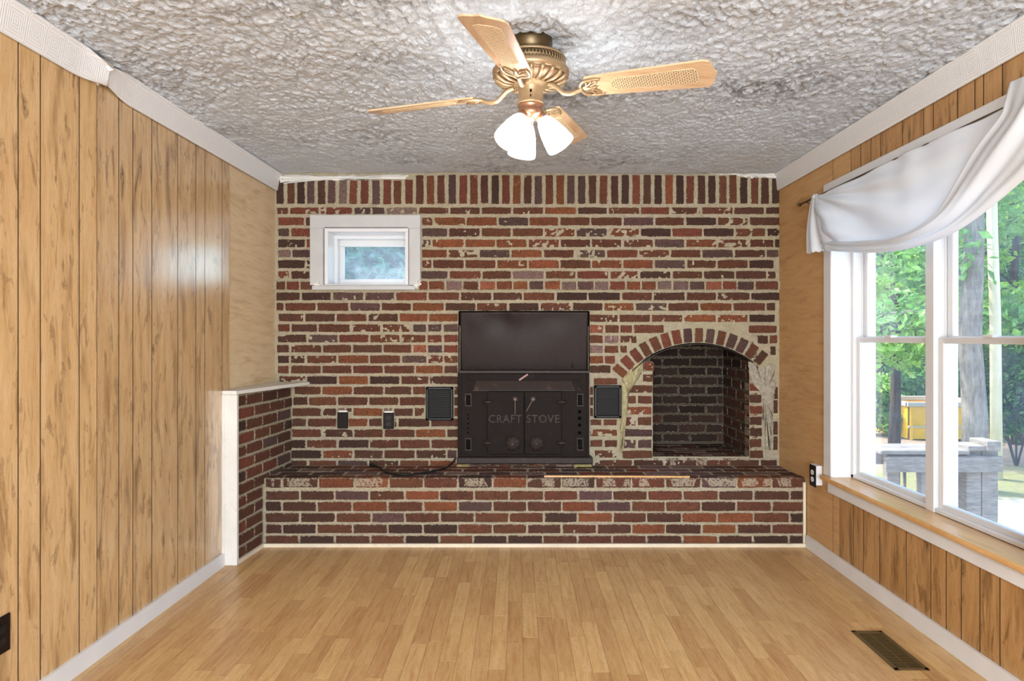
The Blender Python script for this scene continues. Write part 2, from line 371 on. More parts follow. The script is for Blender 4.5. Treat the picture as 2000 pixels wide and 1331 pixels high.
# ------------------------------------------------------------------ bricks
BC = {'k': (70, 50, 42), 'd': (92, 60, 46), 'b': (112, 68, 48), 'r': (128, 70, 52), 'o': (142, 82, 50), 'O': (182, 108, 78),
      'p': (98, 74, 70), 'g': (142, 116, 108), 's': (52, 41, 35), 'x': (30, 24, 21), 'y': (196, 180, 116)}
def unit_brick(w, h, seed, pts=(4, 2)):
    """irregular rounded brick, front at y=0 facing -Y, true size w x h, 1 deep"""
    rs = random.Random(seed); nx, nz = pts; out = []
    def edge(a, b, n):
        for i in range(n):
            t = (i + .5) / n; out.append((a[0] + (b[0] - a[0]) * t, a[1] + (b[1] - a[1]) * t))
    hw, hh = w / 2, h / 2; c = min(w, h) * .09
    cs = [(-hw, -hh), (hw, -hh), (hw, hh), (-hw, hh)]
    for k in range(4):
        a, b = cs[k], cs[(k + 1) % 4]; n = nx if k % 2 == 0 else nz
        dx, dz = (b[0] - a[0]), (b[1] - a[1]); L = math.hypot(dx, dz); ux, uz = dx / L, dz / L
        a2 = (a[0] + ux * c, a[1] + uz * c); b2 = (b[0] - ux * c, b[1] - uz * c)
        out.append(a2)
        for i in range(1, n): out.append((a2[0] + (b2[0] - a2[0]) * i / n, a2[1] + (b2[1] - a2[1]) * i / n))
        out.append(b2)
    j = .0024
    out = [(x + rs.uniform(-j, j), z + rs.uniform(-j, j)) for x, z in out]
    n = len(out); s = .0035
    ins = [(x * (1 - 2 * s / w), z * (1 - 2 * s / h)) for x, z in out]
    vs = [(x, rs.uniform(0, .05), z) for x, z in ins] + [(x, .10, z) for x, z in out] + [(x, 1, z) for x, z in out]
    fs = [tuple(range(n))] + [(i + n, (i + 1) % n + n, (i + 1) % n, i) for i in range(n)] + [(i + 2 * n, (i + 1) % n + 2 * n, (i + 1) % n + n, i + n) for i in range(n)]
    me = bpy.data.meshes.new('brick'); me.from_pydata(vs, [], fs)
    bm = bmesh.new(); bm.from_mesh(me); bmesh.ops.recalc_face_normals(bm, faces=bm.faces)
    f0 = max(bm.faces, key=lambda f: len(f.verts))
    if f0.normal.y > 0: bmesh.ops.reverse_faces(bm, faces=bm.faces)
    bm.to_mesh(me); bm.free()
    for nm, val in (('bw', w), ('bh', h)):
        a = me.attributes.new(nm, 'FLOAT', 'POINT'); a.data.foreach_set('value', [val] * len(me.vertices))
    me.materials.append(BRICK); return me
UB = {'S': [unit_brick(.19, .055, i, (3, 1)) for i in range(7)], 'H': [unit_brick(.095, .055, 20 + i, (2, 1)) for i in range(5)],
      'V': [unit_brick(.05, .19, 40 + i, (1, 3)) for i in range(5)], 'A': [unit_brick(.058, .095, 60 + i, (1, 2)) for i in range(5)]}
UBS = {'S': (.19, .055), 'H': (.095, .055), 'V': (.05, .19), 'A': (.058, .095)}
brng = random.Random(3)
def brick(parent, c, w, h, letter, depth=.05, rot=None, smear=.0, typ=None, off=None, name='brick'):
    """c: centre of the front face"""
    if typ is None: typ = 'V' if h > w * 1.5 else ('H' if w < .13 else 'S')
    me = brng.choice(UB[typ]); o = bpy.data.objects.new(name, me)
    M = Matrix.Translation(Vector(c)) @ (rot.to_4x4() if rot else Matrix.Rotation(R(brng.uniform(-.35, .35)), 4, 'Y')) @ Matrix.Diagonal((w / UBS[typ][0], depth, h / UBS[typ][1], 1))
    o.parent = parent; o.matrix_local = Matrix.Translation(-parent.location) @ M
    r, g, b = BC[letter]; k = brng.uniform(.9, 1.1); q = srgb(min(255, r * k), min(255, g * k * brng.uniform(.96, 1.04)), min(255, b * k))
    o.color = (q[0], q[1], q[2], smear); COL.objects.link(o); return o
YB = 4.55
def brick_px(parent, x0, x1, y0, y1, letter, Y=YB, gap=1.5, smear=0., proud=0., depth=.05):
    a = P(x0 + gap, y1, Y); b = P(x1 - gap, y0, Y)
    return brick(parent, ((a.x + b.x) / 2, Y - proud + brng.uniform(-.0015, .0015), (a.z + b.z) / 2), b.x - a.x, b.z - a.z, letter, depth, smear=smear)

# rows of the chimney wall, in the order seen: (y0, y1, [start, 'letter', next joint, ...])
ROWS = [
 (405,418.5,[539,'b',564,'r',624,'r',690,'p',753,'g',816,'b',877,'d',939,'b',1000,'b',1063,'o',1127,'d',1187,'b',1250,'r',1309,'b',1370,'b',1433,'d',1494,'d',1524]),
 (424.5,441,[541,'r',595,'d',607.5]), (424.5,441,[822.5,'b',846,'o',910,'o',972,'p',1033,'o',1092,'b',1153,'b',1216,'p',1278,'b',1338,'k',1400,'b',1462,'d',1525]),
 (446,462.5,[541,'p',566,'r',607.5]), (446,462.5,[822.5,'p',875,'d',939,'b',999,'b',1062,'o',1124,'p',1187,'o',1250,'k',1312,'r',1373,'k',1435,'b',1497,'k',1525]),
 (467.5,483.5,[541,'k',597,'r',607.5]), (467.5,483.5,[822.5,'p',843,'o',907,'o',968,'o',1030,'r',1093,'b',1154,'b',1215,'b',1277,'p',1338,'o',1401,'b',1463,'b',1512,'k',1524]),
 (488,503.5,[541,'g',569,'p',607.5]), (488,503.5,[822.5,'o',874,'b',935,'p',997,'o',1060,'b',1122,'p',1184,'r',1247,'b',1309,'b',1370,'p',1433,'d',1496,'p',1522]),
 (508,524.5,[541,'k',597,'k',607.5]), (508,524.5,[822.5,'r',844,'b',907,'b',969,'o',1031,'o',1093,'b',1155,'o',1216,'o',1277,'p',1340,'b',1400,'b',1462,'k',1513]),
 (529.5,545,[541,'r',566,'d',606]), (529.5,545,[821,'p',876,'r',941,'b',1000,'g',1064,'b',1126,'r',1190,'r',1248,'k',1311,'b',1373,'d',1436,'d',1498,'d',1517]),
 (571.5,587,[538,'d',587,'k',648,'p',711,'p',772,'r',835,'b',898,'d',961,'d',1021,'b',1085,'k',1148,'k',1213,'b',1275,'d',1339,'b',1400,'d',1466,'k',1525]),
 (592,607.5,[538,'b',555,'b',618,'b',682,'p',743,'b',804,'o',868,'d',930,'b',992,'k',1054,'b',1117,'d',1178,'o',1240,'p',1304,'b',1366,'o',1431,'b',1496,'d',1516]),
 (613,628.5,[542,'d',594,'d',655,'b',718,'d',779,'o',836,'o',896]), (615,629.5,[1150,'b',1208,'b',1271,'b',1335,'o',1400,'o',1462,'k',1515]),
 (633.5,649,[541,'r',567,'d',620,'b',685,'b',745,'b',805,'p',834,'p',865,'p',896]), (635,651,[1150,'O',1180,'b',1210,'r',1236,'b',1298]), (636,651,[1461,'b',1519]),
 (654,669.5,[541,'d',600,'p',661,'r',721,'b',782,'b',833,'r',865,'r',896]), (655,671,[1150,'b',1179,'g',1210,'b',1246]), (655,672,[1478,'d',1502,'b',1520]),
 (674,689.5,[539,'d',566,'b',629,'b',687,'d',747,'b',805,'O',834,'p',865,'r',896]), (675,690,[1150,'g',1179,'b',1210,'b',1226]), (677,694,[1503,'d',1517]),
 (694.5,710,[541,'k',566,'d',597,'b',659,'o',721,'b',783,'p',834,'r',866,'b',896]), (695,711,[1150,'o',1180,'r',1203]),
 (714.5,730,[541,'b',566,'b',628,'b',688,'r',749,'b',811,'o',866,'d',896]), (714,729,[1151,'d',1194]),
 (735,751,[543,'b',598,'k',660,'o',720,'k',782,'b',838,'d',896]), (739,752,[1158,'b',1207]),
 (755.5,771.5,[573,'b',628,'o',689,'b',750,'d',805,'b',832]), (756,771.5,[885.5,'b',896]), (756,771.5,[1151,'b',1160]),
 (776,792.5,[571,'d',602,'b',658,'b',719,'b',779,'b',832]), (776,792.5,[885.5,'d',896]), (776,792.5,[1151,'b',1160]),
 (797.5,813.5,[569,'b',628,'d',658]), (797.5,805,[658,'g',675,'d',688]), (797.5,813.5,[688,'o',748]), (797.5,805,[748,'g',768]), (797.5,813.5,[768,'d',808,'b',832]), (797,813.5,[885.5,'r',896]),(797,813.5,[1151,'b',1160]),
 (818,834,[568,'d',600,'b',658]), (818,834,[679,'o',719,'d',748]), (818,834,[769,'b',776,'d',840,'d',896]), (820,832,[1151,'b',1177,'b',1207]),
 (839,855,[568,'b',628,'d',690,'b',749,'b',811,'o',872,'d',896]), (839,853,[1151,'o',1207]),
 (859.5,876,[567,'k',598,'b',659,'k',721,'b',780,'b',841,'b',898]), (860,874,[1151,'b',1179,'b',1207]),
 (880,896,[566,'k',629,'o',690,'d',749,'b',811,'d',872,'p',893]), (880,895,[1160,'b',1207]),
 (900,916,[560,'d',602,'b',658,'p',719,'d',779,'b',838,'o',892]), (899,914,[1160,'b',1236,'d',1297,'d',1362,'b',1424,'d',1484,'d',1519]),
]
LEDGE = [(538,'b',558),(558,'r',585),(585,'b',611),(817,'r',836),(836,'o',870),(870,'g',903.6),(903.6,'b',936),(936,'O',968.4),(968.4,'o',1001),(1001,'o',1032),(1032,'p',1063),(1063,'o',1096),
         (1096,'g',1127),(1127,'p',1161),(1161,'g',1190),(1190,'r',1223),(1223,'o',1252.5),(1252.5,'o',1283),(1283,'g',1313.6),(1313.6,'g',1346),(1346,'p',1377.4),(1377.4,'O',1410.7),(1410.7,'r',1440),(1440,'p',1474.5),(1474.5,'b',1521)]
SOLX = [546.6,567.7,587.2,606.7,627.5,647.6,669.8,689.9,712,734.1,756.2,776.3,798.8,819.6,840.5,861.2,883.3,904.8,925.3,946.1,967.2,988,1009.5,1030.9,1051.5,1072.9,1094.4,1115.2,1136,1157.4,1178.9,1200.6,1221.1,1242.6,1264,1285.6,1307.3,1328.1,1348.3,1370.4,1390.5,1412,1432.1,1452.9,1474.4,1494.5,1515.3]
SOLC = 'kbkpdpgrrprb' + 'rbobprbdkrod' + 'pboppdbdkrdk' + 'okrdkbbkbdk'
# arch circle in px on the wall plane
ACX, ACY, ARI, ARO = 1362., 853., 183., 212.

# ---- mortar sheet of the chimney wall with the window, stove and arch openings left out
def mortar_sheet(name, x0, x1, z0, z1, y, hole, mat, parent=None, cell=.0075, amp=.0052, snap=None, seed=1):
    nx = int((x1 - x0) / cell); nz = int((z1 - z0) / cell)
    X, Z = np.meshgrid(np.linspace(x0, x1, nx + 1), np.linspace(z0, z1, nz + 1))
    h = (vnoise(X.shape, (nz / 2.1, nx / 2.1), seed) - .5) * 2 + (vnoise(X.shape, (nz / 6, nx / 6), seed + 1) - .5) * .8 + (np.random.rand(*X.shape) - .5) * .5
    Yv = y + .0030 - h * amp * .55
    if snap is not None: X, Z = snap(X, Z, cell)
    idx = np.arange(X.size).reshape(X.shape)
    q = np.stack([idx[:-1, :-1], idx[:-1, 1:], idx[1:, 1:], idx[1:, :-1]], -1).reshape(-1, 4)
    cx = X.ravel()[q].mean(1); cz = Z.ravel()[q].mean(1)
    q = q[~hole(cx, cz)]
    used = np.unique(q); rem = np.full(X.size, -1); rem[used] = np.arange(len(used))
    v = np.stack([X.ravel(), Yv.ravel(), Z.ravel()], -1)[used]
    return np_mesh(name, v, rem[q], mat, parent, smooth=True)
def px2x(px, Y=YB): return (px - VX) * Y / F
def px2z(py, Y=YB): return EYE + (VY - py) * Y / F
ax, az, ari = px2x(ACX), px2z(ACY), ARI * YB / F
AX0, AX1, AZ0 = px2x(1275), px2x(1464), .455
def in_arch(x, z):
    return ((x - ax) ** 2 + (z - az) ** 2 < ari ** 2) & (x > AX0 - .02 * 0) & (x < AX1) & (z > AZ0) | (((x - ax) ** 2 + (z - az) ** 2 < ari ** 2) & (z > px2z(708)))
WX0, WX1, WZ0, WZ1 = px2x(635), px2x(798), px2z(560), px2z(447)
def hole(x, z):
    return ((x > WX0 - .01) & (x < WX1 + .01) & (z > WZ0 - .01) & (z < WZ1 + .01)) | ((x > px2x(899)) & (x < px2x(1148)) & (z > px2z(905)) & (z < px2z(611))) | in_arch(x, z)
def snap(X, Z, c):
    r = np.sqrt((X - ax) ** 2 + (Z - az) ** 2); m = (abs(r - ari) < c * .6) & (Z > px2z(715))
    X = np.where(m, ax + (X - ax) * ari / r, X); Z = np.where(m, az + (Z - az) * ari / r, Z)
    m2 = (abs(X - AX0) < c * .5) & (Z < px2z(708)); X = np.where(m2, AX0, X)
    m3 = (abs(X - AX1) < c * .5) & (Z < px2z(708)); return np.where(m3, AX1, X), Z
wall_back = mortar_sheet('wall_back', -1.585, 1.715, .33, 2.125, YB, hole, MORTAR, snap=snap)
tag(wall_back, 'red and brown brick chimney wall with thick pale mortar joints, facing the room', 'brick wall', kind='structure')
for y0, y1, row in ROWS:
    for i in range(0, len(row) - 2, 2):
        a, l, b = row[i], row[i + 1], row[i + 2]
        sm = .0
        if a < 830 and y1 < 450: sm = .55
        elif a < 700: sm = .22
        if b > 1500: sm = .5
        if y0 > 570 and y0 < 572 and a < 780: sm = .6
        brick_px(wall_back, a, b, y0, y1, l, smear=sm + brng.choice([0, 0, 0, .12, .2]), proud=.0012 if y1 > 560 else .0006)
mb = MB()
for (a, b) in (((-1.8, 4.67, -.02), (WX0, 4.86, 2.4)), ((WX1, 4.67, -.02), (.70, 4.86, 2.4)), ((WX0, 4.67, -.02), (WX1, 4.86, WZ0)), ((WX0, 4.67, WZ1), (WX1, 4.86, 2.4)), ((.70, 4.67, 1.35), (1.9, 4.86, 2.4))):
    mb.box(a, b)
mb.build('light_block', MORTAR, wall_back)  # unseen boxes added behind the bricks to block leaking sky light
# smeared patches of fresh mortar beside the arch
def patch(name, pts, parent, mat, Y=YB - .006, th=.012, jit=1.9):
    rs = random.Random(len(pts)); cxp = sum(p[0] for p in pts) / len(pts); cyp = sum(p[1] for p in pts) / len(pts)
    ring = []
    for i in range(len(pts)):
        a, b = pts[i], pts[(i + 1) % len(pts)]
        for k in range(8):
            t = k / 8; ring.append((a[0] + (b[0] - a[0]) * t + rs.uniform(-jit, jit), a[1] + (b[1] - a[1]) * t + rs.uniform(-jit, jit)))
    m = MB(); c = P(cxp, cyp, Y - .003); n = len(ring)
    r1 = [P(x, y, Y + th) for x, y in ring]; r2 = [P(cxp + (x - cxp) * .9, cyp + (y - cyp) * .9, Y + rs.uniform(-.003, .003)) for x, y in ring]
    r3 = [P(cxp + (x - cxp) * .5, cyp + (y - cyp) * .5, Y + rs.uniform(-.004, .002)) for x, y in ring]
    m.add(r1 + r2 + r3 + [c], [(i, (i + 1) % n, n + (i + 1) % n, n + i) for i in range(n)] + [(n + i, n + (i + 1) % n, 2 * n + (i + 1) % n, 2 * n + i) for i in range(n)] + [(2 * n + i, 2 * n + (i + 1) % n, 3 * n) for i in range(n)], True)
    return m.build(name, mat, parent)
GREENM = m_rough('olive_mortar', srgb(146, 134, 96), srgb(190, 180, 140), 45, .9, .9)
tag(patch('mortar_patch', [(1213,752),(1216,738),(1230,722),(1243,707),(1255,706),(1256,722),(1246,735),(1232,746),(1222,762),(1218,790),(1216,890),(1210,892),(1211,830)], wall_back, GREENM), 'yellowish smeared mortar patch')
tag(patch('mortar_patch', [(1462,706),(1478,714),(1492,716),(1502,708),(1514,712),(1516,760),(1512,790),(1509,830),(1506,880),(1496,884),(1498,840),(1490,820),(1492,790),(1486,768),(1486,750),(1464,746)], wall_back, PATCH), 'rough grey mortar patch')
# white paint smeared along the ceiling joint
tag(patch('paint_smear', [(541,343),(600,342),(680,343),(780,341),(800,343),(792,349),(740,351),(690,352),(640,353),(600,353),(572,352),(552,358),(541,356)], wall_back, OFFWHITE, Y=YB - .008), 'white paint smeared along the ceiling')
tag(patch('paint_smear', [(1372,335),(1430,334),(1500,335),(1524,336),(1524,350),(1510,347),(1498,346),(1470,348),(1448,345),(1420,341),(1390,340)], wall_back, OFFWHITE, Y=YB - .008), 'white paint smeared along the ceiling')

sol = mortar_sheet('trim_1', -1.585, 1.715, 2.115, 2.31, YB - .001, lambda x, z: x > 99, MORTAR, seed=9)
tag(sol, 'course of upright soldier bricks along the top of the brick wall', 'brick course', kind='structure')
for x, l in zip(SOLX, SOLC):
    top = 342 if x > 800 else 351
    if x > 1440: top = 347
    brick_px(sol, x - 7.6, x + 7.6, top + brng.uniform(-1, 1.5), 398.5 + brng.uniform(-.8, .8), l, Y=YB - .0036, gap=0, smear=(.62 if x < 790 else (.35 if x > 1380 else .12)))
led = MB(); led.box((-1.585, YB - .016, px2z(566.2)), (WX0 - .06, YB + .03, px2z(549.5))); led.box((WX1 + .05, YB - .016, px2z(566.2)), (1.715, YB + .03, px2z(549.5)))
led.box((WX0 - .06, YB - .004, px2z(571)), (WX1 + .05, YB + .03, px2z(564)))
led = led.build('trim_2', MORTAR); tag(led, 'projecting ledge of header bricks running across the brick wall', 'brick ledge', kind='structure')
for a, l, b in LEDGE: brick_px(led, a, b, 549.5, 566, l, Y=YB - .022, gap=1.2, smear=.1)

# ------------------------------------------------------------------ arched alcove
YA = 5.15; ZA = .455
alc = MB()
XA0, XA1 = AX0, 1.508
alc.box((XA0 - .3, YB + .012, ZA - .12), (XA1 + .3, YA + .1, ZA - .012))      # floor bed
alc.box((XA0 - .3, YA + .008, ZA - .1), (XA1 + .3, YA + .12, 1.36))            # back
alc.box((XA0 - .12, YB + .03, ZA - .1), (XA0 - .010, YA + .1, 1.36))           # left
alc.box((XA1 + .010, YB + .03, ZA - .1), (XA1 + .12, YA + .1, 1.36))           # right
alc.box((XA0 - .3, YB + .08, 1.27), (XA1 + .3, YA + .12, 1.36))                # top
alc.box((XA0 - .3, 4.60, ZA - .1), (XA0 - .05, 4.9, 1.36)); alc.box((XA1 + .06, 4.60, ZA - .1), (XA1 + .35, 4.9, 1.36))
alc = alc.build('fireplace_alcove', MORTAR_DARK)
tag(alc, 'arched brick alcove with a firebox darkened by soot and painted shade, right of the stove', 'fireplace', kind='structure')
for i in range(15):                                                            # ring of voussoirs
    a = R(139.5 - 88.5 * i / 14); rm = 197.8
    c = P(ACX + rm * math.cos(a), ACY - rm * math.sin(a), YB - .004)
    rot = Matrix.Rotation(-(a - math.pi / 2), 3, 'Y')
    brick(alc, c, .0560, .094, 'orrbbrrpbpbppbd'[i] if i else 'o', .07, rot, .15, 'A')
m = MB(); n = 28; prof = []                                                    # steel lintel bent under the arch
for i in range(n + 1):
    a = R(135 - 82 * i / n); prof.append((math.cos(a), math.sin(a)))
r0 = (ARI - 1.5) * YB / F; r1 = r0 - .006
vs = []
for c, s in prof:
    for rr, yy in ((r0, YB - .012), (r1, YB - .014), (r1, YB + .1), (r0, YB + .1)): vs.append(Vector((ax + rr * c, yy, az + rr * s)))
m.add(vs, [(4 * i + k, 4 * i + (k + 1) % 4, 4 * i + 4 + (k + 1) % 4, 4 * i + 4 + k) for i in range(n) for k in range(4)] + [(0, 1, 2, 3), (4 * n, 4 * n + 3, 4 * n + 2, 4 * n + 1)], False)
tag(m.build('lintel', IRON_TRIM, alc), 'curved black steel lintel')
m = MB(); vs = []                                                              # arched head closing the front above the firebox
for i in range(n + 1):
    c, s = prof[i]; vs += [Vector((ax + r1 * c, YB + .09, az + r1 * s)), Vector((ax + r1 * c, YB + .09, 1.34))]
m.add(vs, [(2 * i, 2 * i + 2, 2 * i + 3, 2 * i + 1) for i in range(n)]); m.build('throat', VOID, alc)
JR = [(707,726,[1253,'r',1279]),(731,747,[1254,'b',1278]),(752.5,768.5,[1222,'b',1277]),(773,789.5,[1216,'b',1244,'b',1276]),(794.5,811,[1216,'o',1275]),(815,833,[1216,'r',1243.5,'b',1275.5]),
      (838,854.5,[1216,'p',1275.5]),(859,877,[1216,'p',1244,'p',1275.5]),(880.5,896.5,[1214,'b',1276])]
for y0, y1, row in JR:
    for i in range(0, len(row) - 2, 2): brick_px(alc, row[i], row[i + 2], y0, y1, row[i + 1], Y=YB - .003, smear=.15, depth=.11)
for y0, y1, l in ((749,765.5,'r'),(771,788,'d'),(792.5,810,'r'),(814.5,832,'d'),(836,853.5,'d'),(857.5,876,'b'),(880,896,'b')):
    brick_px(alc, 1462.5, 1489 + brng.uniform(-2, 5), y0, y1, l, Y=YB - .003, smear=.35, depth=.1)
for y0, y1 in ((756, 780), (782, 808), (824, 850), (853, 880)): brick_px(alc, 1509, 1521, y0, y1, 'd', Y=YB - .002, smear=.3)
for k in range(12):                                                            # firebox back wall, darker upwards: soot and shade put into the brick colours
    z = ZA + .012 + k * .0697 + .0275; x = XA0 + .004 + (0 if k % 2 else -.1)
    if z > 1.26: break
    s0 = px2x(1293.6 if k % 2 == 0 else 1324.7, YA); x = s0 - .2035 * 4
    while x < XA1:
        a, b = max(x + .004, XA0), min(x + .1995, XA1)
        if b - a > .03: brick(alc, ((a + b) / 2, YA, z), b - a, .057, brng.choice('xxs' if z > .95 else ('xss' if z > .7 else 'sdks')), .05)
        x += .2035
    y = YB + .09 + (.1 if k % 2 else 0)                                        # right and left returns: lower bricks coloured as lit, upper ones shaded and sooty
    rotr = Matrix.Rotation(R(-90), 3, 'Z'); rotl = Matrix.Rotation(R(90), 3, 'Z')
    y = YB + .085 if k % 2 else YB + .085 + .1
    if k % 2 == 0:
        brick(alc, (XA1, YB + .085 + .047, z), .094, .057, brng.choice('sdks'), .05, Matrix.Rotation(R(-90), 3, 'Z')); 
    while y < YA:
        a, b = y + .003, min(y + .2, YA)
        if b - a > .03:
            brick(alc, (XA1, (a + b) / 2, z), b - a, .057, brng.choice('dbdd' if z < .85 else ('sds' if z < 1.05 else 'xxs')), .05, Matrix.Rotation(R(-90), 3, 'Z'))
            brick(alc, (XA0, (a + b) / 2, z), b - a, .057, brng.choice('xsx'), .05, Matrix.Rotation(R(90), 3, 'Z'))
        y += .2035
    brick(alc, (XA1, YB + .041, z), .078, .057, brng.choice('bdrd') if z < 1.0 else 's', .05, Matrix.Rotation(R(-90), 3, 'Z'))
for k in range(6):                                                             # firebox floor
    y = YB + .05 + k * .1
    x = XA0 - (.1 if k % 2 else 0)
    while x < XA1:
        a, b = max(x + .004, XA0), min(x + .2, XA1)
        if b - a > .03: brick(alc, ((a + b) / 2, y, ZA - .004), b - a, .095, brng.choice('dsgbd'), .05, Matrix.Rotation(R(-90), 3, 'X'), .55)
        x += .2035

# ------------------------------------------------------------------ raised hearth
YH = 4.124; HZ = .405
hx0, hx1 = px2x(516, YH), px2x(1576, YH)
hearth = mortar_sheet('hearth_front', hx0, hx1, .03, HZ - .012, YH, lambda x, z: x > 99, MORTAR, seed=21)
hearth.name = 'raised_hearth'
tag(hearth, 'raised brick hearth bench running along the foot of the brick wall', 'hearth', kind='structure')
mb = MB(); mb.box((hx0 - .1, YH + .012, 0), (1.70, YB + .02, HZ - .006)); mb.build('hearth_bed', MORTAR, hearth)
HROWS = [
 (935,953.5,[517,'d',550,'d',621,'o',692,'o',759,'b',827,'b',894,'k',961.7,'o',1029,'d',1097,'k',1163,'b',1233,'r',1300,'b',1370,'p',1439,'o',1507.5,'b',1575]),
 (960,977.5,[517,'d',585,'d',653,'p',720.6,'b',790,'o',858,'b',926,'b',994,'b',1062,'b',1129,'p',1196.7,'b',1265,'r',1334,'b',1404,'d',1472,'d',1542.6,'d',1574]),
 (981,999.5,[517,'k',550,'d',618.6,'b',688,'o',757,'b',826,'o',894,'p',962,'b',1029,'d',1097.5,'o',1164,'p',1233,'b',1300,'b',1369.4,'d',1438,'b',1507.5,'b',1575]),
 (1003,1021,[517,'d',585,'d',655,'b',725,'p',791,'b',859,'d',926,'b',994,'b',1062,'k',1128,'o',1196.7,'b',1263,'d',1332,'o',1401,'o',1472,'b',1542.6,'k',1574]),
 (1025.5,1043,[517,'d',551,'k',617.5,'b',688,'d',757,'k',826,'k',894,'b',962,'b',1029,'d',1097,'b',1166,'d',1233.6,'o',1300,'d',1370.5,'o',1439,'d',1507.5,'b',1575]),
 (1047.5,1063.5,[517,'b',583,'k',654,'d',723,'b',790,'k',858,'b',923.6,'k',991,'k',1060,'b',1128,'b',1196,'b',1263,'d',1333,'o',1402,'d',1470,'k',1541,'k',1574])]
for r, (y0, y1, row) in enumerate(HROWS):
    for i in range(0, len(row) - 2, 2):
        x0, l, x1 = row[i:i + 3]; sm = .1
        if 1255 < (x0 + x1) / 2 < 1360: sm = .5
        if r == 0 and x0 > 1290: sm = .36
        brick_px(hearth, x0, x1, y0, y1, l, Y=YH - .003, smear=sm)
row = HROWS[0][2]
for i in range(0, len(row) - 2, 2):                                            # tops of the nosing course
    a, b = px2x(row[i], YH) + .004, px2x(row[i + 2], YH) - .004
    brick(hearth, ((a + b) / 2, YH + .044, HZ - .0005), b - a, .092, row[i + 1], .05, Matrix.Rotation(R(-90), 3, 'X'), .3)
for k in range(3):
    y = YH + .147 + k * .1022; x = hx0 - .17 + (.1 if k % 2 else 0); q = 0
    while x < hx1:
        a, b = max(x + .005, hx0 - .03), min(x + .197, 1.695)
        if b - a > .04: brick(hearth, ((a + b) / 2, y, HZ - .002), b - a, .091, brng.choice('bgdrpbpg'), .05, Matrix.Rotation(R(-90), 3, 'X'), .42)
        x += .2035; q += 1
hearth['kind'] = 'structure'

# ------------------------------------------------------------------ half wall at the left with post and cap
def SX(Y): return -1.530 + (Y - 3.80) * (.063 / .75)
hw = MB(); hw.prism([Vector((XL(3.8) + .0, 3.80, .02)), Vector((SX(3.80) - .008, 3.80, .02)), Vector((SX(4.55) - .008, 4.56, .02)), Vector((XL(4.55) - .02, 4.56, .02))], (0, 0, .90))
hw = hw.build('half_wall', MORTAR); tag(hw, 'low brick side wall at the left end of the hearth', 'half wall', kind='structure')
ang = math.atan2(.063, .75); rotw = Matrix.Rotation(R(90) - ang, 3, 'Z')
SC = ['dbdd', 'rbbd', 'kbbp', 'rbbk', 'bbpd', 'rbbd', 'krrp', 'bbpk', 'rbdd', 'bdbk', 'rbdd', 'bbkd', 'bbdd']
for k in range(13):
    z = .917 - .035 - k * .0697
    y = 3.808 - (.0 if k % 2 else .1)
    j = 0
    while y < 4.54:
        a, b = max(y, 3.805) + .004, min(y + .2035, 4.545) - .005
        if b - a > .03 and not (z < HZ - .02 and a > 4.12):
            if z < HZ - .02: b = min(b, 4.12)
            if b - a > .03:
                yc = (a + b) / 2; brick(hw, (SX(yc), yc, z), b - a, .057, SC[k][min(j, 3)], .04, rotw, .2)
        y += .2035; j += 1
m = MB(); m.bbox((XL(3.79) + .002, 3.772, .0), (SX(3.8) + .012, 3.80, .925), .003); m.bbox((XL(3.79) - .01, 3.765, .0), (XL(3.79) + .012, 3.80, .925), .003)
m.build('end_post', OFFWHITE, hw)
m = MB(); m.prism([Vector((XL(3.8) + .0, 3.765, .926)), Vector((SX(3.8) + .012, 3.765, .926)), Vector((-1.357, 4.545, .926)), Vector((XL(4.55) + .0, 4.545, .926))], (0, 0, .019))
m.build('cap_board', OFFWHITE, hw)
m = MB(); m.prism([Vector((SX(3.8) - .006, 3.801, 0)), Vector((SX(3.8) + .012, 3.801, 0)), Vector((SX(4.12) + .012, 4.12, 0)), Vector((SX(4.12) - .006, 4.12, 0))], (0, 0, .022))
tag(m.build('baseboard_half_wall', CREAM), 'thin cream quarter round at the foot of the brick half wall', 'baseboard', kind='structure')
m = MB(); m.prism([Vector((hx0 - .01, YH - .004, 0)), Vector((hx0 - .01, YH - .020, 0)), Vector((1.69, YH - .020, 0)), Vector((1.69, YH - .004, 0))], (0, 0, .020))
m.prism([Vector((1.678, YH - .012, 0)), Vector((1.692, YH - .012, 0)), Vector((1.692, YH - .002, 0)), Vector((1.678, YH - .002, 0))], (0, 0, .38))
tag(m.build('baseboard_hearth', CREAM), 'thin cream strip along the foot of the brick hearth', 'baseboard', kind='structure')

# ------------------------------------------------------------------ floor
YN = -2.2
m = MB(); m.box((-1.75, YN, -.12), (1.80, 4.6, -.004))
floor = m.build('floor', FLOOR); tag(floor, 'honey oak strip laminate floor running towards the hearth', 'floor', kind='structure')
frng = random.Random(11); sw = .0638; ulib = []
def strip(w, L):
    mm = MB(); c = .0006; mm.bbox((0, 0, -.004), (w, L, .0), c); return mm
nstrip = 0; x = -1.64
while x < 1.69:
    y = 2.28 + frng.uniform(-.3, 0)
    while y < 4.12:
        L = frng.uniform(.28, .52); a, b = max(y, 2.2), min(y + L, 4.125)
        if 4.125 - b < .1: b = 4.125
        if b - a > .05 and nstrip < 298:
            xx0 = max(x, -1.635); 
            bm_ = MB(); bm_.bbox((xx0 + .0004, a + .0004, -.004), (min(x + sw, 1.695) - .0004, b - .0004, 0.0), .0006); bm_.build('plank', FLOOR, floor); nstrip += 1
        y = b if b < 4.12 else 9
    x += sw
m = MB(); m.box((-1.64, YN, -.004), (1.695, 2.205, 0)); q = m.build('plank_field', FLOOR, floor)

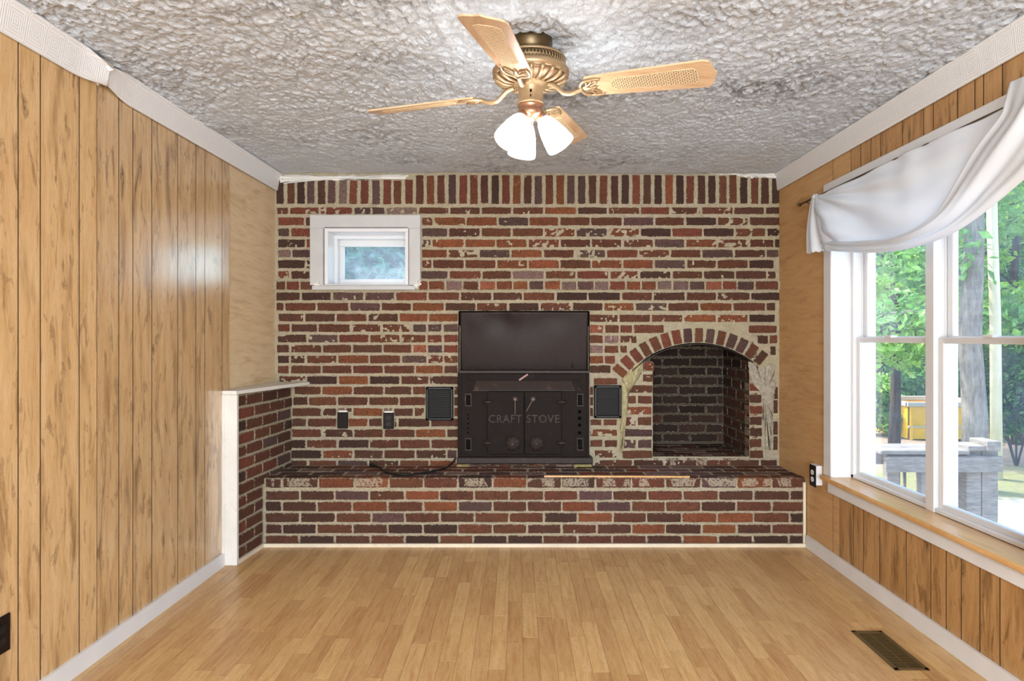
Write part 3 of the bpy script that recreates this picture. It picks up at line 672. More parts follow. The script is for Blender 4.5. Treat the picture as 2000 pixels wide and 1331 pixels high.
# ------------------------------------------------------------------ left wall: planks and plywood
m = MB(); m.prism([Vector((XL(YN) - .012, YN, 0)), Vector((XL(4.6) - .012, 4.6, 0)), Vector((XL(4.6) - .16, 4.6, 0)), Vector((XL(YN) - .16, YN, 0))], (0, 0, 2.42))
wl_ = m.build('wall_left', GROOVE); tag(wl_, 'left wall of grooved honey oak panelling with a bare plywood end', 'panelled wall', kind='structure')
def lboard(name, y0, y1, z0, z1, mat, proud=0, gap=.0015):
    y0 += gap; y1 -= gap; c = .001; m = MB()
    def pt(y, o, z): return Vector((XL(y) + o + proud, y, z))
    m.add([pt(y0, -.012, z0), pt(y0, -c, z0), pt(y0 + c, 0, z0), pt(y1 - c, 0, z0), pt(y1, -c, z0), pt(y1, -.012, z0),
           pt(y0, -.012, z1), pt(y0, -c, z1), pt(y0 + c, 0, z1), pt(y1 - c, 0, z1), pt(y1, -c, z1), pt(y1, -.012, z1)],
          [(0, 1, 7, 6), (1, 2, 8, 7), (2, 3, 9, 8), (3, 4, 10, 9), (4, 5, 11, 10), (0, 5, 4, 3, 2, 1), (6, 7, 8, 9, 10, 11)])
    o = m.build(name, mat, wl_); o.data.materials.append(GROOVE)
    for f in o.data.polygons:
        if abs(f.normal.y) > .35: f.material_index = 1
    return o
gl = [dl(x) for x in (34.7, 78, 154, 189, 232, 259.5, 296.5, 347, 382.5, 400, 433.7, 448.6)]
ys = [YN, -1.4, -.6, .1, .7, 1.15, 1.5, 1.62, 1.76, 1.93, 2.06] + gl
for a, b in zip(ys[:-1], ys[1:]): lboard('plank', a, b, 0, 2.3, PANEL_M if a < gl[3] - .01 else PANEL_L, .0012 if a < gl[3] - .01 else 0)
tag(lboard('plywood_panel', gl[-1], 4.57, .92, 2.3, PLY_H, -.004), 'bare plywood filler panel')

# ------------------------------------------------------------------ right wall with the window opening
OY0, OY1, OZ0, OZ1 = 2.32, 3.773, .477, 1.985
m = MB(); B = XR + .012; T = XR + .16
for a, b in (((B, OY1, 0), (T, 4.6, 2.42)), ((B, YN, 0), (T, OY0, 2.42)), ((B, OY0, 0), (T, OY1, OZ0)), ((B, OY0, OZ1), (T, OY1, 2.42))): m.box(a, b)
wr = m.build('wall_right', GROOVE); tag(wr, 'right wall of amber grooved panelling and bare plywood around the window', 'panelled wall', kind='structure')
def rboard(name, y0, y1, z0, z1, mat, gap=.0016):
    m = MB(); c = .001; y0 += gap; y1 -= gap
    pt = lambda y, o, z: Vector((XR + o, y, z))
    m.add([pt(y0, .012, z0), pt(y0, c, z0), pt(y0 + c, 0, z0), pt(y1 - c, 0, z0), pt(y1, c, z0), pt(y1, .012, z0),
           pt(y0, .012, z1), pt(y0, c, z1), pt(y0 + c, 0, z1), pt(y1 - c, 0, z1), pt(y1, c, z1), pt(y1, .012, z1)],
          [(0, 1, 7, 6), (1, 2, 8, 7), (2, 3, 9, 8), (3, 4, 10, 9), (4, 5, 11, 10), (0, 5, 4, 3, 2, 1), (6, 7, 8, 9, 10, 11)])
    o = m.build(name, mat, wr); o.data.materials.append(GROOVE)
    for f in o.data.polygons:
        if abs(f.normal.y) > .35: f.material_index = 1
    return o
lo = sorted([dr(x) for x in (1640, 1667, 1686.6, 1718, 1770, 1818, 1848, 1877.6, 1914, 1953)] + [2.32, 2.2, 2.1])
lo = [YN, -1.3, -.5, .2, .9, 1.3, 1.6, 1.8, 1.95] + lo
for a, b in zip(lo[:-1], lo[1:]):
    rboard('plank', a, b, 0, OZ0 if b > OY0 + .01 else 2.3, PANEL_R)
up = sorted([dr(x) for x in (1662, 1681, 1701, 1720, 1763, 1804, 1823, 1870, 1904, 1921, 1958)] + [2.32])
for a, b in zip(up[:-1], up[1:]): rboard('plank', a, b, OZ1, 2.3, PANEL_R)
PLY_V = m_panel('plywood_right', srgb(182, 140, 90), srgb(196, 156, 106), srgb(206, 168, 118), srgb(158, 116, 70), .6, 'h', s=1.5, knots=False)
tag(rboard('plywood_panel', OY1, 4.57, 0, 2.3, PLY_V), 'bare plywood filler panel')
rboard('plywood_panel', up[-1], OY1, OZ1, 2.3, PLY_V, .0005); rboard('plywood_panel', lo[-1], OY1, 0, OZ0, PLY_V, .0005)
# rear wall, behind the camera, with an opening added for the fill lamp
m = MB()
for a, b in (((-1.9, YN - .15, 0), (-1.1, YN, 2.42)), ((1.3, YN - .15, 0), (1.9, YN, 2.42)), ((-1.1, YN - .15, 2.2), (1.3, YN, 2.42)), ((-1.1, YN - .15, 0), (1.3, YN, .25))): m.box(a, b)
tag(m.build('wall_rear', PANEL_L), 'rear wall behind the viewer, oak panelled, with a wide opening added for the fill lamp', 'panelled wall', kind='structure')
m = MB()
for x in (-1.1, -.33, .44, 1.24): m.box((x, YN - .1, .25), (x + .06, YN - .04, 2.2))
for z in (.25, 2.14): m.box((-1.1, YN - .1, z), (1.3, YN - .04, z + .06))
w3 = m.build('added_rear_frame', VINYL); tag(w3, 'wide white frame behind the viewer, added for the fill lamp', 'window', kind='structure')  # unseen frame added around the fill lamp's opening

# ------------------------------------------------------------------ ceiling
cx0, cx1, cy0, cy1 = -1.66, 1.74, 2.02, 4.57; cell = .0054
nx, ny = int((cx1 - cx0) / cell), int((cy1 - cy0) / cell)
X, Y_ = np.meshgrid(np.linspace(cx0, cx1, nx + 1), np.linspace(cy0, cy1, ny + 1))
sh = X.shape
n1 = vnoise(sh, (ny * cell / .027, nx * cell / .018), 3); n2 = vnoise(sh, (ny * cell / .062, nx * cell / .04), 4); n3 = vnoise(sh, (ny * cell / .0145, nx * cell / .0105), 5)
n4 = vnoise(sh, (ny * cell / .16, nx * cell / .11), 6); n5 = vnoise(sh, (ny * cell / .5, nx * cell / .8), 8)
ss = lambda v, a, b: (lambda t: t * t * (3 - 2 * t))(np.clip((v - a) / (b - a), 0, 1))
rid = ss(n1 + (n3 - .5) * .35, .36, .62); rid2 = ss(n2 + (n3 - .5) * .3, .38, .60)
h = rid * .42 + rid2 * .32 + n3 * .42
calm = np.clip(1.15 - (Y_ - 2.2) / 2.6, .28, 1.0)
pits = np.clip((n4 - .56) * 5, 0, 1)
Zc = 2.300 - (h - .5) * .0135 * calm * (1 + .5 * pits) + pits * .004 - (n5 - .5) * .016
edge = np.minimum(np.minimum(X - cx0, cx1 - X), cy1 - Y_)
Zc = np.maximum(Zc, 2.277) + np.where(Y_ > 4.53, .004, 0)
idx = np.arange(X.size).reshape(sh); q = np.stack([idx[:-1, :-1], idx[1:, :-1], idx[1:, 1:], idx[:-1, 1:]], -1).reshape(-1, 4)
ceil = np_mesh('ceiling', np.stack([X.ravel(), Y_.ravel(), Zc.ravel()], -1), q, CEIL, smooth=True)
tag(ceil, 'white ceiling with thick rough stomped plaster texture and grey stains', 'ceiling', kind='structure')
m = MB(); m.box((-1.8, YN, 2.32), (1.9, 4.9, 2.42)); m.box((-1.8, YN, 2.299), (1.9, 2.03, 2.33)); m.build('ceiling_slab', CEIL, ceil)
m = MB(); m.box((-2.6, YN - .6, 2.5), (2.20, 5.0, 2.62))  # unseen slab added to keep direct sun out of the windows
tag(m.build('added_roof', WEATHER), 'unseen slab above the room, its eaves added to block the sun', 'added_roof', kind='structure')

# crown mouldings
def crown_left(y0, y1, zb0=2.188, fn=None, n=60, name='trim_3', label='', parent=None):
    m = MB()
    def f(u, v):
        y = y0 + (y1 - y0) * u
        prof = [(0.004, 2.190), (.010, 2.187), (.016, 2.195), (.030, 2.278), (.040, 2.288), (.044, 2.300), (.004, 2.300)]
        k = v * (len(prof) - 1); i = min(int(k), len(prof) - 2); t = k - i
        o = prof[i][0] * (1 - t) + prof[i + 1][0] * t; z = prof[i][1] * (1 - t) + prof[i + 1][1] * t
        p = Vector((XL(y) + o, y, z))
        return fn(p, u, v) if fn else p
    m.grid(f, n, 12); return m
ypk = dl(190)
def peelA(p, u, v):
    t = max(0, (u - .80) / .20)
    if t > 0:
        t2 = t ** 1.6
        p.z -= t2 * .052 * v                    # top edge comes away from the ceiling
        p.z += t2 * .030 * (1 - v)              # lower edge rises as the end curls
        p.x += t2 * .020
    return p
def peelB(p, u, v):
    t = max(0, 1 - u / .10)
    if t > 0:
        t2 = t ** 1.5
        p.z -= t2 * .030 * v; p.z += t2 * .042 * (1 - v) ** 2; p.x += t2 * .016 * (.4 + (1 - v)); p.y -= t2 * .02 * (1 - v)
    return p
m = crown_left(1.90, ypk, fn=peelA, n=110)
o3 = m.build('trim_3', CROWN); tag(o3, 'white embossed crown moulding on the left wall, near length with a peeling end', 'crown moulding', kind='structure')
m = crown_left(ypk + .012, 4.56, fn=peelB, n=110)
o3 = m.build('trim_4', CROWN); tag(o3, 'white embossed crown moulding on the left wall, far length running to the brick wall', 'crown moulding', kind='structure')
m = MB(); m.prism([Vector((XL(ypk) + .001, ypk - .14, 2.296)), Vector((XL(ypk) + .03, ypk - .05, 2.296)), Vector((XL(ypk) + .034, ypk + .05, 2.296)), Vector((XL(ypk) + .001, ypk + .08, 2.296)), Vector((XL(ypk) + .001, ypk, 2.20))], (.003, 0, 0))
m.build('torn_backing', CREAM, o3)
m = MB()
pr = [(0.004, 2.192), (.010, 2.189), (.016, 2.197), (.024, 2.280), (.032, 2.290), (.035, 2.30), (.004, 2.30)]
m.grid(lambda u, v: (lambda i, t: Vector((XR - (pr[i][0] * (1 - t) + pr[i + 1][0] * t), 1.7 + 2.86 * u, pr[i][1] * (1 - t) + pr[i + 1][1] * t)))(min(int(v * 6), 5), v * 6 - min(int(v * 6), 5)), 20, 12)
o = m.build('trim_5', CROWN); tag(o, 'white embossed crown moulding on the window wall', 'crown moulding', kind='structure')
# baseboards
m = MB(); m.prism([Vector((XL(YN) + .001, YN, 0)), Vector((XL(YN) + .014, YN, 0)), Vector((XL(3.765) + .014, 3.765, 0)), Vector((XL(3.765) + .001, 3.765, 0))], (0, 0, .070))
tag(m.build('baseboard_left', WHITE), 'white baseboard along the panelled left wall', 'baseboard', kind='structure')
m = MB(); m.box((XR - .014, YN, 0), (XR - .001, YH - .022, .073))
tag(m.build('baseboard_right', WHITE), 'white baseboard under the big window', 'baseboard', kind='structure')

# ------------------------------------------------------------------ big window
w1 = MB(); c = .004
w1.bbox((XR - .014, OY1 - .004, OZ0), (XR + .004, OY1 + .088, OZ1 + .088), .004)           # side casing
w1.bbox((XR - .014, OY0 - .09, OZ0), (XR + .004, OY0 + .004, OZ1 + .088), .004)
w1.bbox((XR - .015, OY0 - .09, OZ1 - .003), (XR + .004, OY1 + .088, OZ1 + .090), .004)
w1 = w1.build('window_1', WHITE); tag(w1, 'large double white window in the right wall behind the draped valance', 'window', kind='structure')
m = MB(); XF = 1.795
m.box((XR, OY1 - .001, OZ0), (1.93, OY1 + .02, OZ1)); m.box((XR, OY0 - .02, OZ0), (1.93, OY0 + .001, OZ1)); m.box((XR, OY0, OZ1), (1.93, OY1, OZ1 + .02)); m.box((1.79, OY0, OZ0 - .02), (1.95, OY1, OZ0 - .0005))
m.build('jamb_lining', WHITE, w1)
MUL = 3.045
def unit(y0, y1):
    fr = MB(); xo = 1.90
    for a, b in ((y0, y0 + .028), (y1 - .028, y1)):
        fr.bbox((XF, a, OZ0), (xo, b, OZ1), .003)
    fr.bbox((XF, y0, OZ0 + .001), (xo, y1, OZ0 + .022), .003); fr.bbox((XF, y0, OZ1 - .028), (xo, y1, OZ1), .003)
    for a in (y0 + .028, y1 - .034): fr.bbox((XF + .045, a, OZ0 + .02), (XF + .052, a + .006, OZ1 - .02), .001)
    f = fr.build('window_frame', VINYL, w1)
    a, b = y0 + .030, y1 - .030; zm = 1.223
    def sash(nm, x0, x1, z0, z1, st, bot, top):
        s = MB()
        s.bbox((x0, a, z0), (x1, a + st, z1), .004); s.bbox((x0, b - st, z0), (x1, b, z1), .004)
        s.bbox((x0 + .0003, a + .001, z0), (x1 - .0003, b - .001, z0 + bot), .004); s.bbox((x0 + .0003, a + .001, z1 - top), (x1 - .0003, b - .001, z1), .004)
        so = s.build(nm, VINYL, w1)
        g = MB(); g.box(((x0 + x1) / 2 - .002, a + st - .004, z0 + bot - .004), ((x0 + x1) / 2 + .002, b - st + .004, z1 - top + .004)); g.build('pane', GLASS, so)
        return so
    sash('lower_sash', 1.812, 1.838, OZ0 + .018, zm + .012, .036, .026, .028)
    sash('upper_sash', 1.848, 1.874, zm - .014, OZ1 - .024, .042, .030, .030)
    l = MB(); l.bbox((1.800, (a + b) / 2 - .03, zm + .008), (1.836, (a + b) / 2 + .03, zm + .020), .003); l.build('sash_lock', VINYL, w1)
unit(MUL + .0, OY1 - .002); unit(OY0 + .002, MUL - .002)
m = MB(); m.bbox((XF - .004, MUL - .032, OZ0), (XF + .006, MUL + .030, OZ1), .002); m.build('mullion', VINYL, w1)
m = MB(); m.bbox((1.655, OY0 - .14, OZ0 - .023), (1.80, 3.84, OZ0 + .001), .006); s = m.build('window_sill', SILLW, w1); tag(s, 'honey oak window sill board')
m = MB(); m.bbox((XR - .018, OY0 - .1, .392), (XR, 3.80, OZ0 - .023), .003); m.bbox((XR - .026, OY0 - .1, .440), (XR, 3.70, OZ0 - .023), .004); m.build('apron', WHITE, w1)

# ------------------------------------------------------------------ small window in the brick wall
w2 = MB(); a0, a1, b0, b1 = px2x(607), px2x(822), px2z(566), px2z(421)
yf = YB - .022
def rect_ring(m, xo0, xo1, zo0, zo1, xi0, xi1, zi0, zi1, y0, y1, c=.002):
    m.bbox((xo0, y0, zi1), (xo1, y1, zo1), c); m.bbox((xo0, y0, zo0), (xo1, y1, zi0), c)
    m.bbox((xo0, y0, zi0), (xi0, y1, zi1), c); m.bbox((xi1, y0, zi0), (xo1, y1, zi1), c)
rect_ring(w2, a0, a1, b0 + .03, b1, WX0, WX1, WZ0 + .004, WZ1, yf, YB + .02)
w2.bbox((px2x(612), yf - .012, b0 - .004), (px2x(812), YB + .02, WZ0 + .004), .003)
w2 = w2.build('window_2', m_paint('grey_white_casing', srgb(188, 188, 187), .5, .3, .05, .2)); tag(w2, 'small deep set white window in the upper left of the brick wall', 'window', kind='structure')
tag(patch('chipped_corner', [(608,551),(628,550),(632,558),(622,567),(610,565)], w2, OFFWHITE, Y=yf - .001, th=.02), 'chipped plaster corner')
patch('chipped_corner', [(800,560),(822,545),(823,555),(816,563),(806,568)], w2, OFFWHITE, Y=yf - .001, th=.02)
m = MB(); th = .006
for a, b in (((WX0 - th, yf, WZ0), (WX0, 4.88, WZ1)), ((WX1, yf, WZ0), (WX1 + th, 4.88, WZ1)), ((WX0, yf, WZ1), (WX1, 4.88, WZ1 + th)), ((WX0, yf, WZ0 - th), (WX1, 4.88, WZ0 + .002))): m.box(a, b)
m.build('jamb_lining', WHITE, w2)
m = MB()
rect_ring(m, WX0, WX1, WZ0 + .002, WZ1, WX0 + .022, WX1 - .020, WZ0 + .015, WZ1 - .022, 4.534, 4.70)
rect_ring(m, WX0 + .012, WX1 - .01, WZ0 + .006, WZ1 - .012, WX0 + .040, WX1 - .035, WZ0 + .030, WZ1 - .045, 4.70, 4.75)
m.build('window_frame', VINYL, w2)
gx0, gx1, gz0, gz1 = px2x(672, 4.77), px2x(791, 4.77), px2z(546, 4.77), px2z(482, 4.77)
m = MB(); rect_ring(m, WX0 + .03, WX1 - .03, WZ0 + .02, WZ1 - .03, gx0, gx1, gz0, gz1, 4.765, 4.80, .004); so = m.build('sash', VINYL, w2)
m = MB(); m.box((gx0 - .004, 4.780, gz0 - .004), (gx1 + .004, 4.785, gz1 + .004)); m.build('pane', GLASS_HAZY, so)

# ------------------------------------------------------------------ stove insert
SY = 4.50
stove = thing('stove_insert', 'black cast iron stove insert set in the brick wall above the hearth', 'stove', P(1024, 905, SY))
def sbox(m, x0, x1, y0, y1, Yf, th, c=.002):
    a = P(x0, y1, Yf); b = P(x1, y0, Yf); m.bbox((a.x, Yf, a.z), (b.x, Yf + th, b.z), c); return m
m = MB(); sbox(m, 901, 1146, 729, 895, SY, .12); m.build('body', IRON, stove)
for fa, fb in ((894, 901.5), (1145.5, 1151)): m = MB(); sbox(m, fa, fb, 727, 897, SY - .004, .13); m.build('side_flange', IRON, stove)
m = MB(); sbox(m, 896.5, 1151.5, 724.5, 729.5, SY - .012, .13); m.build('top_shelf', IRON_TRIM, stove)
# hood: thin dented sheet leaning back towards the shelf
hx_0, hx_1, hz0, hz1 = px2x(897), px2x(1150), px2z(727), px2z(609)
def hood(u, v):
    x = hx_0 + (hx_1 - hx_0) * u; z = hz0 + (hz1 - hz0) * v
    y = 4.585 - .045 * v ** 1.5 + .018 * (1 - v) ** 3
    for (cu, cv, su, sv, a) in ((.30, .86, .10, .22, .010), (.52, .74, .16, .30, .008), (.75, .9, .12, .2, .007), (.12, .9, .07, .2, -.005), (.42, .97, .05, .2, -.008), (.88, .5, .1, .4, .003)):
        y += a * math.exp(-((u - cu) / su) ** 2 - ((v - cv) / sv) ** 2)
    return Vector((x, y, z))
m = MB(); m.grid(hood, 56, 30); ho = m.build('hood', HOODM, stove); sol_ = ho.modifiers.new('t', 'SOLIDIFY'); sol_.thickness = .002
m = MB()
m.box((hx_0 - .004, 4.535, hz0), (hx_0 + .002, 4.66, hz1)); m.box((hx_1 - .002, 4.535, hz0), (hx_1 + .004, 4.66, hz1)); m.box((hx_0, 4.535, hz1), (hx_1, 4.66, hz1 + .004)); m.box((hx_0, 4.655, hz0 - .3), (hx_1, 4.662, hz1))
m.build('hood_frame', VOID, stove)
for x, y in ((931, 717), (1119, 715)):
    m = MB(); p = P(x, y, 4.57); m.lathe([(.009, -.012), (.009, 0), (.005, .002), (.005, .016), (.004, .018)], p, 12); m.build('bolt', IRON_TRIM, stove)
for x in (980, 1056):
    m = MB(); m.lathe([(.0025, 0), (.0025, .004), (.001, .006)], P(x, 619, 4.545), 8, Matrix.Rotation(R(90), 3, 'X')); m.build('screw', VOID, stove)
# sloping lip over the doors
m = MB(); t0, t1, b0_, b1_ = P(930, 743, SY), P(1116, 743, SY), P(913, 762, SY), P(1135, 762, SY)
dy = Vector((0, -.032, 0)); z2 = Vector((0, 0, -.004))
m.add([t0, t1, b1_ + Vector((-.04, 0, 0)) + dy, b0_ + Vector((.04, 0, 0)) + dy, b0_, b1_, b0_ + z2, b1_ + z2, b1_ + Vector((-.04, 0, 0)) + dy + z2, b0_ + Vector((.04, 0, 0)) + dy + z2],
      [(0, 1, 2, 3), (0, 3, 4), (1, 5, 2), (3, 2, 8, 9), (4, 3, 9, 6), (2, 5, 7, 8), (6, 9, 8, 7)])
m.build('lip', IRON_TRIM, stove)
m = MB(); sbox(m, 915, 1133, 731, 743.5, SY - .006, .02); m.build('header_plate', IRON, stove)
def letters(txt, x0, x1, y0, y1, Y, parent, mat):
    cu = bpy.data.curves.new('lettering', 'FONT'); cu.body = txt; cu.size = 1; cu.extrude = .05; cu.bevel_depth = .012; cu.bevel_resolution = 0; cu.resolution_u = 3
    cu.offset = -.0; cu.space_character = 1.12
    ob = bpy.data.objects.new('lettering', cu); COL.objects.link(ob); bpy.context.view_layer.update()
    me = bpy.data.meshes.new_from_object(ob.evaluated_get(bpy.context.evaluated_depsgraph_get())); COL.objects.unlink(ob); bpy.data.objects.remove(ob)
    vs = np.array([v.co[:] for v in me.vertices]); lo_, hi_ = vs.min(0), vs.max(0)
    a, b = P(x0, y1, Y), P(x1, y0, Y); off = parent.matrix_world.translation
    for v in me.vertices:
        u = (v.co.x - lo_[0]) / (hi_[0] - lo_[0]); w = (v.co.y - lo_[1]) / (hi_[1] - lo_[1]); d = (v.co.z - lo_[2]) / (hi_[2] - lo_[2])
        v.co = Vector((a.x + (b.x - a.x) * u, Y - .0035 * d + .0005, a.z + (b.z - a.z) * w)) - off
    me.materials.clear(); me.materials.append(mat)
    o = bpy.data.objects.new('lettering', me); link(o, parent); return o
for side, (x0, x1, txt, lx0, lx1, kx, hp) in enumerate(((951.6, 1023.4, 'CRAFT', 954.5, 1019, 1001.4, ((1006, 780), (1006, 810))), (1024.6, 1097, 'STOVE', 1028.5, 1092.5, 1048, ((1041, 780), (1027.5, 804))))):
    m = MB(); sbox(m, x0, x1, 765, 888, SY - .016, .018, .003); d = m.build('door', IRON, stove)
    letters(txt, lx0, lx1, 810.5, 826.5, SY - .016, d, IRON_TRIM)
    hxc = 952 if side == 0 else 1097
    for y in (786, 866):
        m = MB(); p = P(hxc, y, SY - .022); m.tube([p + Vector((-.028, 0, 0)), p + Vector((.028, 0, 0))], .0105, 12); m.tube([p + Vector((0, .006, -.028)), p + Vector((0, .006, .016))], .007, 8); m.build('hinge', IRON_TRIM, d)
    m = MB(); p = P(kx, 867, SY - .016); RM = Matrix.Rotation(R(90), 3, 'X')
    m.lathe([(.046, 0), (.046, .008), (.041, .014), (.020, .020), (.010, .024), (.004, .025)], p, 28, RM)
    for k in range(8):
        a = k * math.pi / 4 + .2; m.tube([p + Vector((.010 * math.cos(a), -.023, .010 * math.sin(a))), p + Vector((.041 * math.cos(a), -.014, .041 * math.sin(a)))], .0042, 6)
    m.build('draft_knob', IRON_TRIM, d)
    m = MB(); (px0, py0), (px1, py1) = hp; p = P(px0, py0, SY - .016); m.lathe([(.016, 0), (.016, .006), (.008, .010), (.007, .026)], p, 16, RM)
    q = P(px1, py1, SY - .016); m.tube([p + Vector((0, -.020, 0)), q + Vector((0, -.020, 0))], [.0035, .0045], 8); m.build('door_handle', m_metal('bright_rod', srgb(104, 90, 82), .5, .1, .05, 60, .2, None, .3), d)
for (x0, x1) in ((908, 921), (1126.6, 1139.5)):
    for (y0, y1) in ((769, 794.5), (856, 881)):
        m = MB(); rA = P(x0, y1, SY - .004); rB = P(x1, y0, SY - .004)
        rect_ring(m, rA.x, rB.x, rA.z, rB.z, rA.x + .007, rB.x - .007, rA.z + .009, rB.z - .009, SY - .005, SY + .002, .001); g = m.build('side_grille', IRON_TRIM, stove)
        m = MB(); m.box((rA.x + .007, SY - .0012, rA.z + .009), (rB.x - .007, SY + .001, rB.z - .009)); m.build('grille_opening', VOID, g)
        m = MB()
        for k in range(5):
            z = rA.z + .014 + k * (rB.z - rA.z - .03) / 4.5; m.tube([Vector((rA.x + .007, SY - .002, z)), Vector((rB.x - .007, SY - .002, z + .012))], .0016, 5)
        m.build('grille_bar', IRON_TRIM, g)
for x, ys_, r in ((914.5, (810, 818, 828, 837, 845.5), .0055), (1132, (804.6, 817.5, 831, 846), .0115)):
    for y in ys_:
        m = MB(); m.lathe([(r, 0), (r, .0015)], P(x, y, SY), 14, RM); m.build('air_hole', VOID, stove)
m = MB(); sbox(m, 892.5, 1158, 894.5, 906.5, SY - .045, .15, .004); m.build('base_ledge', IRON_TRIM, stove)
m = MB(); a, b = P(1014, 743, SY - .010), P(1031, 731.5, SY - .010); dd = (b - a).normalized(); nn = Vector((-dd.z, 0, dd.x)) * .0055
m.prism([a - nn, b - nn, b + nn, a + nn], (0, -.0012, 0)); tag(m.build('sticker', m_paint('faded_pink', srgb(170, 126, 122), .6, .1), stove), 'small faded pink sticker')
# firebrick feet under the stove
m = MB(); sbox(m, 891, 1158, 907, 919, SY - .0, .14); tag(m.build('brick_bed', MORTAR_DARK, stove), 'dark mortar under the stove')
for x0, x1, l in ((891, 918, 'y'), (920, 944, 'p'), (946, 970, 'd'), (972, 998, 'b'), (1002, 1030, 'd'), (1032, 1062, 'b'), (1064, 1084, 'd'), (1086, 1118, 'g'), (1120, 1157, 'y')):
    brick_px(stove, x0, x1, 907.5, 919.5, l, Y=SY - .012, gap=.6, smear=.1)

# ------------------------------------------------------------------ louvred vents, outlets, cord, lath
def louvre(name, x0, x1, y0, y1, label):
    a, b = P(x0, y1, YB - .012), P(x1, y0, YB - .012); o = thing(name, label, 'vent', (a + b) / 2, 'black louvred vents beside the stove')
    m = MB(); Y0 = YB - .030
    n = 7; w = .020
    m.bbox((a.x, Y0 + .004, a.z), (b.x, YB - .002, a.z + w), .005); m.bbox((a.x, Y0 + .004, b.z - w), (b.x, YB - .002, b.z), .005)
    m.bbox((a.x, Y0 + .004, a.z), (a.x + w, YB - .002, b.z), .005); m.bbox((b.x - w, Y0 + .004, a.z), (b.x, YB - .002, b.z), .005)
    m.build('frame', BLACKP, o)
    m = MB(); m.box((a.x + .01, YB - .010, a.z + .01), (b.x - .01, YB - .004, b.z - .01)); m.build('back_plate', VOID, o)
    ns = 14
    for k in range(ns):
        z = a.z + w + (k + .5) * (b.z - a.z - 2 * w) / ns; m = MB()
        M = Matrix.Translation(Vector(((a.x + b.x) / 2, YB - .018, z))) @ Matrix.Rotation(R(-48), 4, 'X')
        m.box((-(b.x - a.x) / 2 + w, -.0072, -.001), ((b.x - a.x) / 2 - w, .0072, .001), M); m.build('slat', SLATB, o)
    m = MB(); m.lathe([(.0035, 0), (.0035, .002)], Vector(((a.x + b.x) / 2, Y0 + .004, b.z - w / 2)), 10, RM); m.build('screw', IRON_TRIM, o)
    return o
louvre('louvred_vent', 832, 885.5, 756, 821.5, 'black louvred vent on the brick wall left of the stove')
louvre('louvred_vent', 1160, 1213.5, 753, 817, 'black louvred vent on the brick wall between stove and arch')
def duplex(parent, c, ux, uz, nrm, mat, slot):
    """two receptacle faces and slots on a plate; ux, uz, nrm unit vectors"""
    for s in (-1, 1):
        m = MB(); cc = c + uz * (.0195 * s); pts = []
        for k in range(16):
            a = 2 * math.pi * k / 16; pts.append(cc + ux * (.0165 * max(-1, min(1, 1.15 * math.cos(a)))) + uz * (.0145 * math.sin(a)))
        m.prism(pts, nrm * .0022); r_ = m.build('receptacle', mat, parent)
        m = MB()
        for sx, hh in ((-.006, .004), (.006, .0032)):
            q = cc + ux * sx + nrm * .0023; m.prism([q - ux * .0009 - uz * hh, q + ux * .0009 - uz * hh, q + ux * .0009 + uz * hh, q - ux * .0009 + uz * hh], nrm * .0004)
        q = cc - uz * .0085 + nrm * .0023; m.prism([q + ux * .0022 * math.cos(k * math.pi / 4) + uz * .0022 * math.sin(k * math.pi / 4) for k in range(8)], nrm * .0004)
        m.build('slot', slot, r_)
def plate_back(x0, x1, y0, y1, label, cat, kind):
    a, b = P(x0, y1, YB - .02), P(x1, y0, YB - .02); c = (a + b) / 2; c.y = YB - .02
    o = thing('outlet' if kind else 'switch', label, cat, c); w, h = b.x - a.x, b.z - a.z
    m = MB(); m.bbox((a.x, YB - .014, a.z), (b.x, YB + .004, b.z), .004); m.build('plate', DKBROWN, o)
    m = MB(); m.bbox((a.x + .006, YB - .006, b.z - .004), (b.x - .006, YB + .004, b.z + .010), .002); m.build('box_edge', OFFWHITE, o)
    c2 = Vector((c.x, YB - .0142, c.z))
    if kind: duplex(o, c2, Vector((1, 0, 0)), Vector((0, 0, 1)), Vector((0, -1, 0)), BLACKP, IRON_TRIM)
    else:
        m = MB(); m.bbox((c.x - .005, YB - .022, c.z - .002), (c.x + .005, YB - .012, c.z + .014), .002); m.build('toggle', BLACKP, o)
    m = MB(); m.lathe([(.003, 0), (.003, .0015)], c2, 8, RM)
    return o
plate_back(658, 678.5, 806, 838, 'dark brown switch plate on the brick wall, nearer the half wall', 'switch', 0)
plate_back(748, 768.5, 807, 839, 'dark brown socket plate on the brick wall, left of the louvred vent', 'outlet', 1)
# right wall socket on a white box by the sill
o = thing('outlet', 'black socket plate with white faces on a white box beside the window sill', 'outlet', (XR - .02, 3.945, .452))
m = MB(); m.bbox((XR - .034, 3.905, .405), (XR, 3.985, .515), .002); m.build('mounting_box', WHITE, o)
m = MB(); m.bbox((XR - .040, 3.905, .393), (XR - .034, 3.983, .513), .002); m.build('plate', BLACKP, o)
duplex(o, Vector((XR - .040, 3.944, .453)), Vector((0, -1, 0)), Vector((0, 0, 1)), Vector((-1, 0, 0)), WHITE, VOID)
# left wall socket
yc = 2.193; o = thing('outlet', 'dark bronze socket plate low on the oak panelled left wall', 'outlet', (XL(yc) + .004, yc, .297))
m = MB(); m.bbox((XL(yc) + .0015, yc - .036, .238), (XL(yc) + .0075, yc + .036, .356), .002); m.build('plate', DKBROWN, o)
duplex(o, Vector((XL(yc) + .0075, yc, .297)), Vector((0, 1, 0)), Vector((0, 0, 1)), Vector((1, 0, 0)), BLACKP, IRON_TRIM)
